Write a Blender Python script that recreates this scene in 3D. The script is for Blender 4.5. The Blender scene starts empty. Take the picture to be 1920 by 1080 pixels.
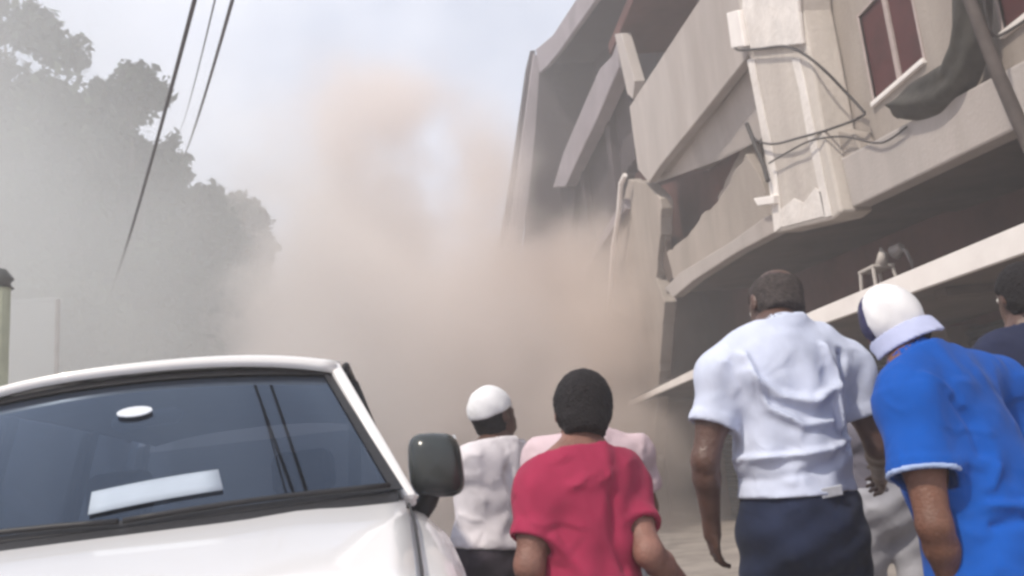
import bpy, bmesh, math, random
import numpy as np
from mathutils import Vector, Matrix

random.seed(7)
RNG = np.random.default_rng(11)
rad = math.radians
SC = bpy.context.scene
COL = SC.collection

# ------------------------------------------------------------------ camera
F_PX = 1663.0
YAW, PITCH, ROLL, CAM_Z = rad(6.5), rad(12.2), rad(5.2), 1.35
_fw = np.array([math.sin(YAW)*math.cos(PITCH), math.cos(YAW)*math.cos(PITCH), math.sin(PITCH)])
_r0 = np.array([math.cos(YAW), -math.sin(YAW), 0.0])
_u0 = np.cross(_r0, _fw)
_up = _u0*math.cos(ROLL) + _r0*math.sin(ROLL)
_rt = _r0*math.cos(ROLL) - _u0*math.sin(ROLL)
cam_data = bpy.data.cameras.new('camera')
cam = bpy.data.objects.new('camera', cam_data)
COL.objects.link(cam)
cam_data.sensor_fit = 'HORIZONTAL'
cam_data.angle = 2*math.atan(960/F_PX)
cam_data.clip_start = 0.05
cam_data.clip_end = 2000
M = Matrix.Identity(4)
for i in range(3):
    M[i][0], M[i][1], M[i][2] = _rt[i], _up[i], -_fw[i]
M[2][3] = CAM_Z
cam.matrix_world = M
SC.camera = cam

# ------------------------------------------------------------------ sky, sun, exposure
SUN_DIR = Vector((-0.48, -0.42, 0.80)).normalized()          # towards the sun
w = bpy.data.worlds.new('World')
SC.world = w
w.use_nodes = True
nt = w.node_tree
nt.nodes.clear()
out = nt.nodes.new('ShaderNodeOutputWorld')
sky = nt.nodes.new('ShaderNodeTexSky')
sky.sky_type = 'NISHITA'
sky.sun_disc = False
sky.sun_elevation = math.asin(SUN_DIR.z)
sky.sun_rotation = math.atan2(SUN_DIR.x, SUN_DIR.y)
sky.dust_density = 2.0
bg1 = nt.nodes.new('ShaderNodeBackground')
bg1.inputs['Strength'].default_value = 0.11
nt.links.new(sky.outputs[0], bg1.inputs['Color'])
tc = nt.nodes.new('ShaderNodeTexCoord')
nz = nt.nodes.new('ShaderNodeTexNoise')
nz.inputs['Scale'].default_value = 2.3
nz.inputs['Detail'].default_value = 5.0
nz.inputs['Roughness'].default_value = 0.5
nt.links.new(tc.outputs['Generated'], nz.inputs['Vector'])
rmp = nt.nodes.new('ShaderNodeValToRGB')
rmp.color_ramp.elements[0].position = 0.32
rmp.color_ramp.elements[0].color = (0.55, 0.55, 0.55, 1)
rmp.color_ramp.elements[1].position = 0.58
rmp.color_ramp.elements[1].color = (1, 1, 1, 1)
nt.links.new(nz.outputs['Fac'], rmp.inputs['Fac'])
nz2 = nt.nodes.new('ShaderNodeTexNoise')
nz2.inputs['Scale'].default_value = 4.0
nz2.inputs['Detail'].default_value = 4.0
nt.links.new(tc.outputs['Generated'], nz2.inputs['Vector'])
rmp2 = nt.nodes.new('ShaderNodeValToRGB')
rmp2.color_ramp.elements[0].position = 0.30
rmp2.color_ramp.elements[0].color = (0.52, 0.585, 0.72, 1)
rmp2.color_ramp.elements[1].position = 0.70
rmp2.color_ramp.elements[1].color = (0.80, 0.835, 0.93, 1)
nt.links.new(nz2.outputs['Fac'], rmp2.inputs['Fac'])
bg2 = nt.nodes.new('ShaderNodeBackground')
bg2.inputs['Strength'].default_value = 1.0
nt.links.new(rmp2.outputs[0], bg2.inputs['Color'])
mx = nt.nodes.new('ShaderNodeMixShader')
nt.links.new(rmp.outputs[0], mx.inputs[0])
nt.links.new(bg1.outputs[0], mx.inputs[1])
nt.links.new(bg2.outputs[0], mx.inputs[2])
nt.links.new(mx.outputs[0], out.inputs['Surface'])

sd = bpy.data.lights.new('sun', 'SUN')
sd.energy = 3.2
sd.angle = rad(2.5)
sd.color = (1.0, 0.91, 0.79)
sun = bpy.data.objects.new('sun', sd)
sun.rotation_euler = SUN_DIR.to_track_quat('Z', 'Y').to_euler()
sun.location = (-20, -15, 40)
COL.objects.link(sun)

SC.view_settings.view_transform = 'Standard'
SC.view_settings.look = 'None'
SC.view_settings.gamma = 1.0
SC.view_settings.exposure = 0.36
SC.view_settings.use_curve_mapping = False
SC.render.engine = 'CYCLES'
SC.cycles.use_denoising = True
SC.cycles.filter_width = 3.0
SC.cycles.max_bounces = 10
SC.cycles.volume_bounces = 5
SC.cycles.volume_max_steps = 96
SC.cycles.volume_step_rate = 1.0

# ------------------------------------------------------------------ pixel -> place helpers
CAM = np.array([0.0, 0.0, CAM_Z])
def ray(px, py):
    return _rt*(px-960)/F_PX + _up*(540-py)/F_PX + _fw
def at_y(px, py, Y):
    v = ray(px, py); return CAM + v*(Y/v[1])
def on_x(px, py, X):
    v = ray(px, py); return CAM + v*(X/v[0])

# ------------------------------------------------------------------ materials
MATS = {}
def material(name, color, rough=0.8, var=0.15, scale=6.0, bump=0.0, bscale=40.0, metal=0.0,
             spec=0.3, color2=None, streak=False, coat=0.0, sheen=0.0, dirt=None, ridged=False):
    if name in MATS: return MATS[name]
    m = bpy.data.materials.new(name); m.use_nodes = True
    n = m.node_tree.nodes; l = m.node_tree.links
    b = n['Principled BSDF']
    b.inputs['Roughness'].default_value = rough
    b.inputs['Metallic'].default_value = metal
    b.inputs['Specular IOR Level'].default_value = spec
    b.inputs['Coat Weight'].default_value = coat
    if sheen: b.inputs['Sheen Weight'].default_value = sheen
    tcn = n.new('ShaderNodeTexCoord')
    src = tcn.outputs['Object']
    if streak:
        mp = n.new('ShaderNodeMapping'); mp.inputs['Scale'].default_value = (1, 1, 0.22)
        l.new(src, mp.inputs['Vector']); vec = mp.outputs['Vector']
    else:
        vec = src
    tx = n.new('ShaderNodeTexNoise'); tx.inputs['Scale'].default_value = scale
    tx.inputs['Detail'].default_value = 6; tx.inputs['Roughness'].default_value = 0.6
    l.new(vec, tx.inputs['Vector'])
    r = n.new('ShaderNodeValToRGB')
    c = np.array(color)
    c2 = np.array(color2) if color2 is not None else c*(1-var*1.6)
    c1 = c*(1+var*0.6)
    r.color_ramp.elements[0].position = 0.33; r.color_ramp.elements[0].color = (*c2, 1)
    r.color_ramp.elements[1].position = 0.66; r.color_ramp.elements[1].color = (*np.clip(c1, 0, 0.9), 1)
    l.new(tx.outputs['Fac'], r.inputs['Fac'])
    colout = r.outputs[0]
    if dirt is not None:
        t2 = n.new('ShaderNodeTexNoise'); t2.inputs['Scale'].default_value = scale*0.23
        t2.inputs['Detail'].default_value = 8; t2.inputs['Roughness'].default_value = 0.7
        l.new(vec, t2.inputs['Vector'])
        r2 = n.new('ShaderNodeValToRGB')
        r2.color_ramp.elements[0].position = 0.48; r2.color_ramp.elements[0].color = (0, 0, 0, 1)
        r2.color_ramp.elements[1].position = 0.68; r2.color_ramp.elements[1].color = (0.8, 0.8, 0.8, 1)
        l.new(t2.outputs['Fac'], r2.inputs['Fac'])
        mm = n.new('ShaderNodeMix'); mm.data_type = 'RGBA'
        l.new(r2.outputs[0], mm.inputs[0]); l.new(colout, mm.inputs[6]); mm.inputs[7].default_value = (*dirt, 1)
        colout = mm.outputs[2]
    l.new(colout, b.inputs['Base Color'])
    if bump:
        t3 = n.new('ShaderNodeTexNoise'); t3.inputs['Scale'].default_value = bscale
        if ridged: t3.noise_type = 'RIDGED_MULTIFRACTAL'; t3.inputs['Distortion'].default_value = 0.6
        t3.inputs['Detail'].default_value = 4
        l.new(src, t3.inputs['Vector'])
        bp = n.new('ShaderNodeBump'); bp.inputs['Strength'].default_value = bump
        bp.inputs['Distance'].default_value = 0.02
        l.new(t3.outputs['Fac'], bp.inputs['Height']); l.new(bp.outputs[0], b.inputs['Normal'])
    MATS[name] = m
    return m

def glass(name, tint, refl=1.0):
    m = bpy.data.materials.new(name); m.use_nodes = True
    n = m.node_tree.nodes; l = m.node_tree.links; n.clear()
    o = n.new('ShaderNodeOutputMaterial')
    tr = n.new('ShaderNodeBsdfTransparent'); tr.inputs[0].default_value = (*tint, 1)
    gl = n.new('ShaderNodeBsdfGlossy'); gl.inputs['Roughness'].default_value = 0.03
    gl.inputs['Color'].default_value = (0.62, 0.77, 1.0, 1)
    fr = n.new('ShaderNodeFresnel'); fr.inputs['IOR'].default_value = 1.55
    mu = n.new('ShaderNodeMath'); mu.operation = 'MULTIPLY'; mu.inputs[1].default_value = refl; mu.use_clamp = True
    l.new(fr.outputs[0], mu.inputs[0])
    mx = n.new('ShaderNodeMixShader')
    l.new(mu.outputs[0], mx.inputs[0]); l.new(tr.outputs[0], mx.inputs[1]); l.new(gl.outputs[0], mx.inputs[2])
    l.new(mx.outputs[0], o.inputs['Surface'])
    return m

def volume_mat(name, color, density, noise_scale=None, lo=0.35, hi=0.65, aniso=0.0, seed=0.0, fall=1.0, cz=0.5, noise_amt=1.3):
    m = bpy.data.materials.new(name); m.use_nodes = True
    n = m.node_tree.nodes; l = m.node_tree.links; n.clear()
    o = n.new('ShaderNodeOutputMaterial')
    v = n.new('ShaderNodeVolumePrincipled')
    v.inputs['Color'].default_value = (*color, 1)
    v.inputs['Anisotropy'].default_value = aniso
    v.inputs['Density'].default_value = density
    l.new(v.outputs[0], o.inputs['Volume'])
    if noise_scale:
        t = n.new('ShaderNodeTexCoord')
        # radial fall-off in the cloud's own box
        mp = n.new('ShaderNodeMapping'); mp.inputs['Location'].default_value = (-1, -1, -cz/(1-cz)); mp.inputs['Scale'].default_value = (2, 2, 1/(1-cz))
        l.new(t.outputs['Generated'], mp.inputs['Vector'])
        ln = n.new('ShaderNodeVectorMath'); ln.operation = 'LENGTH'
        l.new(mp.outputs[0], ln.inputs[0])
        nzz = n.new('ShaderNodeTexNoise'); nzz.inputs['Scale'].default_value = noise_scale
        nzz.inputs['Detail'].default_value = 5; nzz.inputs['Roughness'].default_value = 0.55
        off = n.new('ShaderNodeMapping'); off.inputs['Location'].default_value = (seed, seed*0.7, seed*1.3)
        l.new(t.outputs['Object'], off.inputs['Vector']); l.new(off.outputs[0], nzz.inputs['Vector'])
        # distance disturbed by the noise, so the outline is billowy
        a = n.new('ShaderNodeMath'); a.operation = 'MULTIPLY_ADD'
        l.new(nzz.outputs['Fac'], a.inputs[0]); a.inputs[1].default_value = -noise_amt; l.new(ln.outputs['Value'], a.inputs[2])
        mr = n.new('ShaderNodeMapRange'); mr.interpolation_type = 'SMOOTHSTEP'
        mr.inputs['From Min'].default_value = 1.01-0.5*noise_amt-0.0+(fall-1)*0.4; mr.inputs['From Max'].default_value = 0.10-0.5*noise_amt+(fall-1)*0.4
        mr.inputs['To Min'].default_value = 0.0; mr.inputs['To Max'].default_value = 1.0
        l.new(a.outputs[0], mr.inputs['Value'])
        edge = n.new('ShaderNodeMapRange'); edge.interpolation_type = 'SMOOTHSTEP'
        edge.inputs['From Min'].default_value = 1.0; edge.inputs['From Max'].default_value = 0.72
        l.new(ln.outputs['Value'], edge.inputs['Value'])
        e2 = n.new('ShaderNodeMath'); e2.operation = 'MULTIPLY'
        l.new(mr.outputs[0], e2.inputs[0]); l.new(edge.outputs[0], e2.inputs[1])
        d = n.new('ShaderNodeMath'); d.operation = 'MULTIPLY'; d.inputs[1].default_value = density
        l.new(e2.outputs[0], d.inputs[0]); l.new(d.outputs[0], v.inputs['Density'])
    return m

# ------------------------------------------------------------------ object helpers
def tag(o, label=None, cat=None, group=None, kind=None):
    if label: o['label'] = label
    if cat: o['category'] = cat
    if group: o['group'] = group
    if kind: o['kind'] = kind
    return o

def empty(name, loc=(0, 0, 0), rz=0.0):
    o = bpy.data.objects.new(name, None)
    o.location = loc; o.rotation_euler = (0, 0, rz); o.empty_display_size = 0.3
    COL.objects.link(o)
    return o

def link_mesh(name, verts, faces, m, parent=None, smooth=False, origin=None):
    me = bpy.data.meshes.new(name)
    v = np.asarray(verts, dtype=float)
    if origin is not None: v = v - np.asarray(origin)
    me.from_pydata(v.tolist(), [], [list(map(int, f)) for f in faces])
    me.update()
    if m: me.materials.append(m)
    if smooth: me.polygons.foreach_set('use_smooth', [True]*len(me.polygons))
    o = bpy.data.objects.new(name, me)
    if origin is not None and parent is None: o.location = origin
    COL.objects.link(o)
    if parent: o.parent = parent
    return o

class MB:
    """collects shapes, then links them as one mesh object"""
    def __init__(s): s.v = []; s.f = []
    def add(s, v, f):
        b = len(s.v); s.v += [tuple(map(float, p)) for p in v]; s.f += [[b+i for i in q] for q in f]; return s
    def box(s, a, b):
        (x0, y0, z0), (x1, y1, z1) = a, b
        v = [(x0,y0,z0),(x1,y0,z0),(x1,y1,z0),(x0,y1,z0),(x0,y0,z1),(x1,y0,z1),(x1,y1,z1),(x0,y1,z1)]
        return s.add(v, [(0,3,2,1),(4,5,6,7),(0,1,5,4),(1,2,6,5),(2,3,7,6),(3,0,4,7)])
    def prism(s, poly, off):
        n = len(poly); p = [np.asarray(q, float) for q in poly]; off = np.asarray(off, float)
        v = p + [q+off for q in p]
        f = [list(range(n)), list(range(2*n-1, n-1, -1))]
        f += [[i, n+i, n+(i+1) % n, (i+1) % n] for i in range(n)]
        return s.add(v, f)
    def tube(s, pts, r, seg=8):
        pts = [np.asarray(p, float) for p in pts]
        rs = r if hasattr(r, '__len__') else [r]*len(pts)
        rings = []
        for i, p in enumerate(pts):
            t = pts[min(i+1, len(pts)-1)] - pts[max(i-1, 0)]
            t = t/(np.linalg.norm(t)+1e-9)
            a = np.cross(t, (0, 0, 1.0))
            if np.linalg.norm(a) < 1e-3: a = np.cross(t, (0, 1.0, 0))
            a /= np.linalg.norm(a); b = np.cross(t, a)
            rings.append([p + rs[i]*(math.cos(k*2*math.pi/seg)*a + math.sin(k*2*math.pi/seg)*b) for k in range(seg)])
        v = [q for rg in rings for q in rg]; f = []
        for i in range(len(pts)-1):
            for k in range(seg):
                f.append([i*seg+k, i*seg+(k+1) % seg, (i+1)*seg+(k+1) % seg, (i+1)*seg+k])
        f.append(list(range(seg-1, -1, -1))); f.append([(len(pts)-1)*seg+k for k in range(seg)])
        return s.add(v, f)
    def grid(s, fn, nu, nv, flip=False):
        v = [fn(i/(nu-1), j/(nv-1)) for j in range(nv) for i in range(nu)]
        f = []
        for j in range(nv-1):
            for i in range(nu-1):
                q = [j*nu+i, j*nu+i+1, (j+1)*nu+i+1, (j+1)*nu+i]
                f.append(q[::-1] if flip else q)
        return s.add(v, f)
    def build(s, name, m, parent=None, bevel=0, smooth=False, solid=0, subsurf=0, origin=None):
        o = link_mesh(name, s.v, s.f, m, parent, smooth, origin)
        bm = bmesh.new(); bm.from_mesh(o.data); bmesh.ops.recalc_face_normals(bm, faces=bm.faces); bm.to_mesh(o.data); bm.free()
        if solid:
            md = o.modifiers.new('solid', 'SOLIDIFY'); md.thickness = solid; md.offset = 0
        if bevel:
            md = o.modifiers.new('bevel', 'BEVEL'); md.width = bevel; md.segments = 2; md.limit_method = 'ANGLE'
        if subsurf:
            md = o.modifiers.new('sub', 'SUBSURF'); md.levels = md.render_levels = subsurf
        return o

# ================================================================== THE SETTING
M_ground = material('dusty_earth', (0.36, 0.29, 0.25), 0.95, 0.25, 0.6, 0.5, 8.0, dirt=(0.24, 0.19, 0.16))
M_road = material('dusty_asphalt', (0.32, 0.27, 0.245), 0.9, 0.2, 1.2, 0.4, 60.0, dirt=(0.16, 0.14, 0.13))
M_pave = material('pavement_concrete', (0.34, 0.30, 0.27), 0.9, 0.2, 2.0, 0.3, 50.0, dirt=(0.22, 0.19, 0.17))
tag(MB().grid(lambda a, b: (-140+280*a, -140+280*b, 0), 15, 15).build('ground', M_ground), kind='structure')
tag(MB().grid(lambda a, b: (-4.2+5.0*a, -60+180*b, 0.005), 2, 10).build('road', M_road), kind='structure')
pv = MB()
pv.box((1.02, -12, -0.05), (7.0, 42, 0.146))
tag(pv.build('pavement', M_pave), kind='structure')
ke = empty('kerb', (0.9, 0, 0)); tag(ke, kind='structure')
for i in range(40):
    y = -11.9+1.34*i
    MB().box((-0.08, y+0.01, -0.05), (0.115, y+1.33, 0.15)).build('kerb_stone', M_pave, ke, bevel=0.02)

# ================================================================== NEAR BUILDING
M_conc = material('painted_concrete', (0.37, 0.325, 0.29), 0.9, 0.10, 1.6, 0.35, 25.0, streak=True, dirt=(0.22, 0.185, 0.16))
M_conc_l = material('pale_render', (0.46, 0.418, 0.395), 0.9, 0.10, 1.4, 0.3, 30.0, streak=True, dirt=(0.31, 0.268, 0.245))
M_pier = material('weathered_pale_paint', (0.60, 0.55, 0.50), 0.85, 0.10, 2.2, 0.5, 14.0, streak=True, dirt=(0.43, 0.385, 0.355))
M_pier_pale = material('pale_block_and_highlight', (0.80, 0.755, 0.72), 0.85, 0.10, 3.5, 0.5, 16.0, dirt=(0.62, 0.57, 0.53))  # pier top block, and highlights painted along the pier edges
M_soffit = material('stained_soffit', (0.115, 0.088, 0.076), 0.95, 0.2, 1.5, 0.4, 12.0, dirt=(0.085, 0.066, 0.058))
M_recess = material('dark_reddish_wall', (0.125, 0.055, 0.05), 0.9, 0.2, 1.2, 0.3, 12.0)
M_fascia = material('white_fascia_paint', (0.88, 0.83, 0.80), 0.6, 0.06, 2.0, 0.1, 30.0)
M_maroon = material('maroon_shutter', (0.075, 0.017, 0.018), 0.6, 0.2, 3.0)
M_frame = material('pinkish_frame', (0.42, 0.35, 0.33), 0.7, 0.1, 8.0)
M_shop = material('dark_teal_shutter', (0.030, 0.036, 0.042), 0.55, 0.2, 2.0)
M_metal = material('grey_pipe', (0.33, 0.30, 0.29), 0.55, 0.15, 8.0, metal=0.3)
M_cable = material('black_cable', (0.055, 0.05, 0.05), 0.6, 0.1, 20.0)

bld = empty('apartment_building', (4.7, 8, 0))
tag(bld, 'pale concrete apartment block with pier and balconies above a white edged canopy', 'building')
BO = np.array((4.7, 8, 0.0))
def bpart(mb, name, m, bevel=0.012, parent=None, org=BO):
    mb.v = [tuple(np.asarray(p)-org) for p in mb.v]
    return mb.build(name, m, parent or bld, bevel=bevel)
def xpoly(pix, X, thick):
    return MB().prism([on_x(px, py, X) for px, py in pix], (thick, 0, 0))
def jag(pix, X, thick, amp=0.022, step=0.17, seed=1):
    rg = np.random.default_rng(seed); P = [on_x(a, b, X) for a, b in pix]; Q = []
    for p, q in zip(P, P[1:]+P[:1]):
        n = max(1, int(np.linalg.norm(q-p)/step))
        for k in range(n):
            j = np.zeros(3) if k == 0 else np.array((0, rg.normal()*amp, rg.normal()*amp))
            Q.append(p+(q-p)*k/n+j)
    return MB().prism(Q, (thick, 0, 0))
def yz(poly, X, thick):
    return MB().prism([(X, y, z) for y, z in poly], (thick, 0, 0))

# edge beam of the first floor (slightly sagging towards the camera)
bpart(yz([(8.72, 4.44), (5.0, 4.02), (0.5, 3.60), (0.5, 3.12), (5.0, 3.57), (8.66, 3.86)], 4.70, 0.22), 'edge_beam', M_conc_l, 0.02)
# first floor slab: underside of the overhang
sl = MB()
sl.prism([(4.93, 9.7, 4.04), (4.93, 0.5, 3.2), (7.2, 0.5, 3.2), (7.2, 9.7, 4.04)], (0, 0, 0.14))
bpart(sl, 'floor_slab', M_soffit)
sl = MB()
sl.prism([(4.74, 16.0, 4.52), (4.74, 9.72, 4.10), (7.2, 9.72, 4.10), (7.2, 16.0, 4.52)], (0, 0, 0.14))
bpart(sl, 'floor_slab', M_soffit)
# wall above the beam, with two windows cut in
W = lambda px, py: on_x(px, py, 4.96)
a0 = W(1640, 186); a1 = W(1606, 38); a2 = W(1734, 118)
wy1, wy0 = a0[1], a2[1]; wz0, wz1 = a0[2]-0.02, a1[2]
def wall_with_holes(X, t, y0, y1, z0, z1, holes):
    mb = MB(); ys = sorted(holes, key=lambda h: h[0]); cur = y0
    for (h0, h1, g0, g1) in ys:
        mb.box((X, cur, z0), (X+t, h0, z1))
        mb.box((X, h0, z0), (X+t, h1, g0)); mb.box((X, h0, g1), (X+t, h1, z1))
        cur = h1
    mb.box((X, cur, z0), (X+t, y1, z1)); return mb
b0 = W(1884, 58)
holes = [(b0[1]-1.25, b0[1], b0[2], b0[2]+1.1), (wy0, wy1, wz0, wz1)]
bpart(yz([(9.6, 4.095), (9.6, 4.06), (0.5, 3.24), (0.5, 4.095)], 4.96, 0.24), 'wall', M_conc, 0)
bpart(wall_with_holes(4.96, 0.24, 0.5, 9.6, 4.1, 6.95, holes), 'wall', M_conc, 0)
for (h0, h1, g0, g1) in holes:
    fr = MB()
    t = 0.032
    fr.box((4.945, h0-t, g0-t), (5.0, h0, g1+t)); fr.box((4.945, h1, g0-t), (5.0, h1+t, g1+t))
    fr.box((4.945, h0, g1), (5.06, h1, g1+t))
    fo = bpart(fr, 'window', M_frame, 0.006)
    ym = (h0+h1)/2-0.02
    bpart(MB().box((4.955, ym-0.035, g0), (5.05, ym+0.035, g1)), 'mullion', M_frame, 0.005, fo)
    for q0, q1 in ((h0, ym-0.035), (ym+0.035, h1)):
        bpart(MB().box((4.98, q0, g0), (5.03, q1, g1)), 'shutter', M_maroon, 0.004, fo)
    bpart(MB().box((4.915, h0-0.03, g0-0.06), (5.0, h1+0.03, g0-0.004)), 'sill', M_fascia, 0.01, fo)
# pier
pier_pix = [(1366, -90), (1497, -90), (1503, 20), (1520, 110), (1543, 240), (1577, 398), (1560, 412), (1452, 438), (1441, 330), (1424, 230), (1404, 110), (1384, 10)]
bpart(xpoly(pier_pix, 4.58, 0.37), 'pier', M_pier, 0.03)
bpart(MB().prism([on_x(px, py, 4.57) for px, py in [(1375, 24), (1397, 18), (1409, 86), (1384, 90)]], (-0.10, 0, 0)), 'meter_box', M_fascia, 0.012)
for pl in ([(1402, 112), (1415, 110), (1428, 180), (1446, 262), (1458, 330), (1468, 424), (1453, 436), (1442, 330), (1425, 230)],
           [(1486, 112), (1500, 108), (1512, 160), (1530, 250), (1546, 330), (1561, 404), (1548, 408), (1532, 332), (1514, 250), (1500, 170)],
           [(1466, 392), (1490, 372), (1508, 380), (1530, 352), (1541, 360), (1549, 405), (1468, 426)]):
    bpart(MB().prism([on_x(px, py, 4.579) for px, py in pl], (-0.012, 0, 0)), 'pier_highlight', M_pier_pale, 0.004)  # raised edges and foot in a paler tone, their highlights put into the colour
bpart(MB().prism([on_x(px, py, 4.579) for px, py in [(1400, -90), (1499, -90), (1504, 20), (1512, 82), (1414, 94), (1398, 14)]], (-0.05, 0, 0)), 'pier_block', M_pier_pale, 0.012)
# jagged render left on the pier shoulder, between pier and beam
bpart(xpoly([(1543, 238), (1600, 250), (1622, 300), (1595, 330), (1604, 396), (1579, 401)], 4.74, 0.2), 'pier_return', M_conc, 0.02)
# small pale bracket at the pier foot
bpart(MB().prism([on_x(px, py, 4.50) for px, py in [(1412, 372), (1450, 366), (1450, 382), (1420, 386)]], (0.14, 0, 0)), 'bracket', M_fascia, 0.01)
# upper balcony parapet (long solid band), broken at its far end
bpart(xpoly([(1180, 200), (1240, 108), (1310, 2), (1388, -116), (1500, -130), (1400, 108), (1318, 212), (1240, 308), (1216, 342), (1196, 318), (1188, 262)], 4.70, 0.16), 'balcony_parapet', M_conc_l, 0.015)
# its floor slab / soffit and the slab above
bpart(MB().prism([(4.87, 15.6, 6.80), (4.87, 0.5, 6.60), (7.2, 0.5, 6.60), (7.2, 15.6, 6.80)], (0, 0, 0.2)), 'floor_slab', M_conc, 0.01)
bpart(MB().prism([on_x(1242, 306, 4.88), on_x(1404, 104, 4.88), on_x(1480, 10, 4.88), on_x(1490, 190, 5.06), on_x(1424, 264, 5.06), on_x(1352, 300, 5.06), on_x(1218, 348, 5.0)], (0.08, 0, 0.05)), 'tilted_soffit', M_conc_l, 0.01)  # soffit panel, shaped with a steep tilt so it catches street light
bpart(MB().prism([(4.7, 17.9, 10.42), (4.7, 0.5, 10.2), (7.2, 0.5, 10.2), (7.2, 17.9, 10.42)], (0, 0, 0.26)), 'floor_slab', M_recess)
bpart(MB().box((4.7, 0.5, 6.9), (4.86, 8.4, 8.3)), 'balcony_parapet', M_conc_l, 0.015)
# recess walls behind balconies
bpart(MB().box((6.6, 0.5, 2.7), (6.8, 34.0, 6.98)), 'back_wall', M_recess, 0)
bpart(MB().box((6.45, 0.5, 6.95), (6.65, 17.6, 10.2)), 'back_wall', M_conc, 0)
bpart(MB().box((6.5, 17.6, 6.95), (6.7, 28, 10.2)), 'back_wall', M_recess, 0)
bpart(xpoly([(1228, 352), (1330, 318), (1400, 268), (1430, 262), (1440, 330), (1330, 470), (1240, 500)], 5.75, 0.1), 'bay_shade_panel', M_recess, 0)  # dark sheet added so the open bay looks deeply shaded
# a broken wall stub and reddish door inside the open bay
bpart(jag([(1345, 372), (1395, 268), (1418, 252), (1444, 330), (1450, 395), (1420, 400)], 5.30, 0.12), 'wall_stub', M_conc, 0.01)
# lower balcony parapet, jagged top, with slab rim
bpart(jag([(1250, 474), (1290, 442), (1322, 396), (1344, 380), (1362, 352), (1398, 288), (1428, 340), (1446, 396), (1452, 424), (1262, 524)], 4.78, 0.13), 'balcony_parapet', M_conc, 0.012)
bpart(xpoly([(1246, 540), (1274, 512), (1372, 452), (1432, 408), (1452, 400), (1456, 434), (1380, 474), (1300, 526), (1262, 558)], 4.62, 0.2), 'slab_rim', M_conc_l, 0.015)
# wall of the next bay, cracked away
bpart(jag([(1178, 336), (1214, 346), (1238, 372), (1238, 440), (1230, 520), (1246, 566), (1240, 640), (1222, 890), (1060, 890), (1140, 560), (1156, 430)], 4.84, 0.25), 'wall', M_conc, 0.02)
bpart(jag([(1240, 372), (1246, 380), (1250, 470), (1262, 520), (1254, 530), (1240, 500)], 4.95, 0.1), 'crack_edge', M_soffit, 0.0)
# column between the bays (pale, leaning)
bpart(xpoly([(1152, 64), (1164, 62), (1190, 152), (1186, 186), (1176, 176)], 4.66, 0.22), 'column', M_conc_l, 0.015)
# drain pipe
dp = MB().tube([on_x(1172, 328, 4.66), on_x(1164, 345, 4.62), on_x(1160, 400, 4.62), on_x(1150, 462, 4.62), on_x(1140, 600, 4.66)], 0.055, 10)
bpart(dp, 'drain_pipe', M_fascia, 0)
# canopy over the shops
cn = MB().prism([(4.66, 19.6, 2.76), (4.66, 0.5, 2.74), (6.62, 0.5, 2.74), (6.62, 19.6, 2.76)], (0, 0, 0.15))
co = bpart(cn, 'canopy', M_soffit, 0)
bpart(yz([(19.6, 2.84), (9.8, 2.965), (6.0, 2.90), (0.5, 2.84), (0.5, 2.60), (6.0, 2.68), (9.8, 2.78), (19.6, 2.74)], 4.60, 0.055), 'fascia', M_fascia, 0.008, co)
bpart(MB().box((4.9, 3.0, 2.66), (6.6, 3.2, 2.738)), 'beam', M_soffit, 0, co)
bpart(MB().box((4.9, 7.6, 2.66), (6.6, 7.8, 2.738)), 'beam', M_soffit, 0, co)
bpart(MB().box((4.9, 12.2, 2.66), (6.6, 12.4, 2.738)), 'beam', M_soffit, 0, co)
# shop fronts below
for i in range(4):
    y0 = 1.0+4.6*i
    bpart(MB().box((6.15, y0-0.5, 0.146), (6.6, y0, 2.655)), 'column', M_soffit, 0.02)
    sh = MB()
    for k in range(24):
        z = 0.2+0.1*k
        sh.prism([(6.40, y0+0.02, z), (6.36, y0+0.02, z+0.05), (6.40, y0+0.02, z+0.1), (6.45, y0+0.02, z+0.1), (6.45, y0+0.02, z)], (0, 4.06, 0))
    s_ = bpart(sh, 'roller_shutter', M_shop, 0)
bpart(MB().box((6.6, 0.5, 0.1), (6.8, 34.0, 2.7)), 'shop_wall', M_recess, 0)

# ================================================================== FAR, FALLING BLOCK
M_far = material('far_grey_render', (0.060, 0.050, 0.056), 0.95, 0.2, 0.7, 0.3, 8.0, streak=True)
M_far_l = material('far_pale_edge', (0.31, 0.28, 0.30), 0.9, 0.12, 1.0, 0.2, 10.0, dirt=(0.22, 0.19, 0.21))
FO = np.array((4.7, 22, 0.0))
far = empty('collapsing_building', tuple(FO))
tag(far, 'taller far block leaning and breaking up above the dust with a pale roof edge', 'building')
def fpart(mb, name, m, bevel=0.02): return bpart(mb, name, m, bevel, far, FO)
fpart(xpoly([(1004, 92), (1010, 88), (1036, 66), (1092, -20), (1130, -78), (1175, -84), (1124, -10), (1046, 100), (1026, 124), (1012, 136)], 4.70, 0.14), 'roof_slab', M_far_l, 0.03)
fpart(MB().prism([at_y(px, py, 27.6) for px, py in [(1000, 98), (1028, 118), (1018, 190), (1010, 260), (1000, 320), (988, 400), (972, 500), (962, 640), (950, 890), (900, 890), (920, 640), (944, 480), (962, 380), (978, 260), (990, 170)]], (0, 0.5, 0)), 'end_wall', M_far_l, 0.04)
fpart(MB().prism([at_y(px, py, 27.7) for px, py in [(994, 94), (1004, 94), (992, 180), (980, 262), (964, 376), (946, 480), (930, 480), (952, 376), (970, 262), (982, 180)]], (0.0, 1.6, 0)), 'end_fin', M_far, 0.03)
fpart(MB().prism([on_x(px, py, 6.6) for px, py in [(1044, 90), (1215, -130), (1280, -130), (1230, 100), (1236, 420), (1120, 560), (1030, 560), (1020, 300)]], (0.3, 0, 0)), 'back_wall', M_far, 0)
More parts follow.
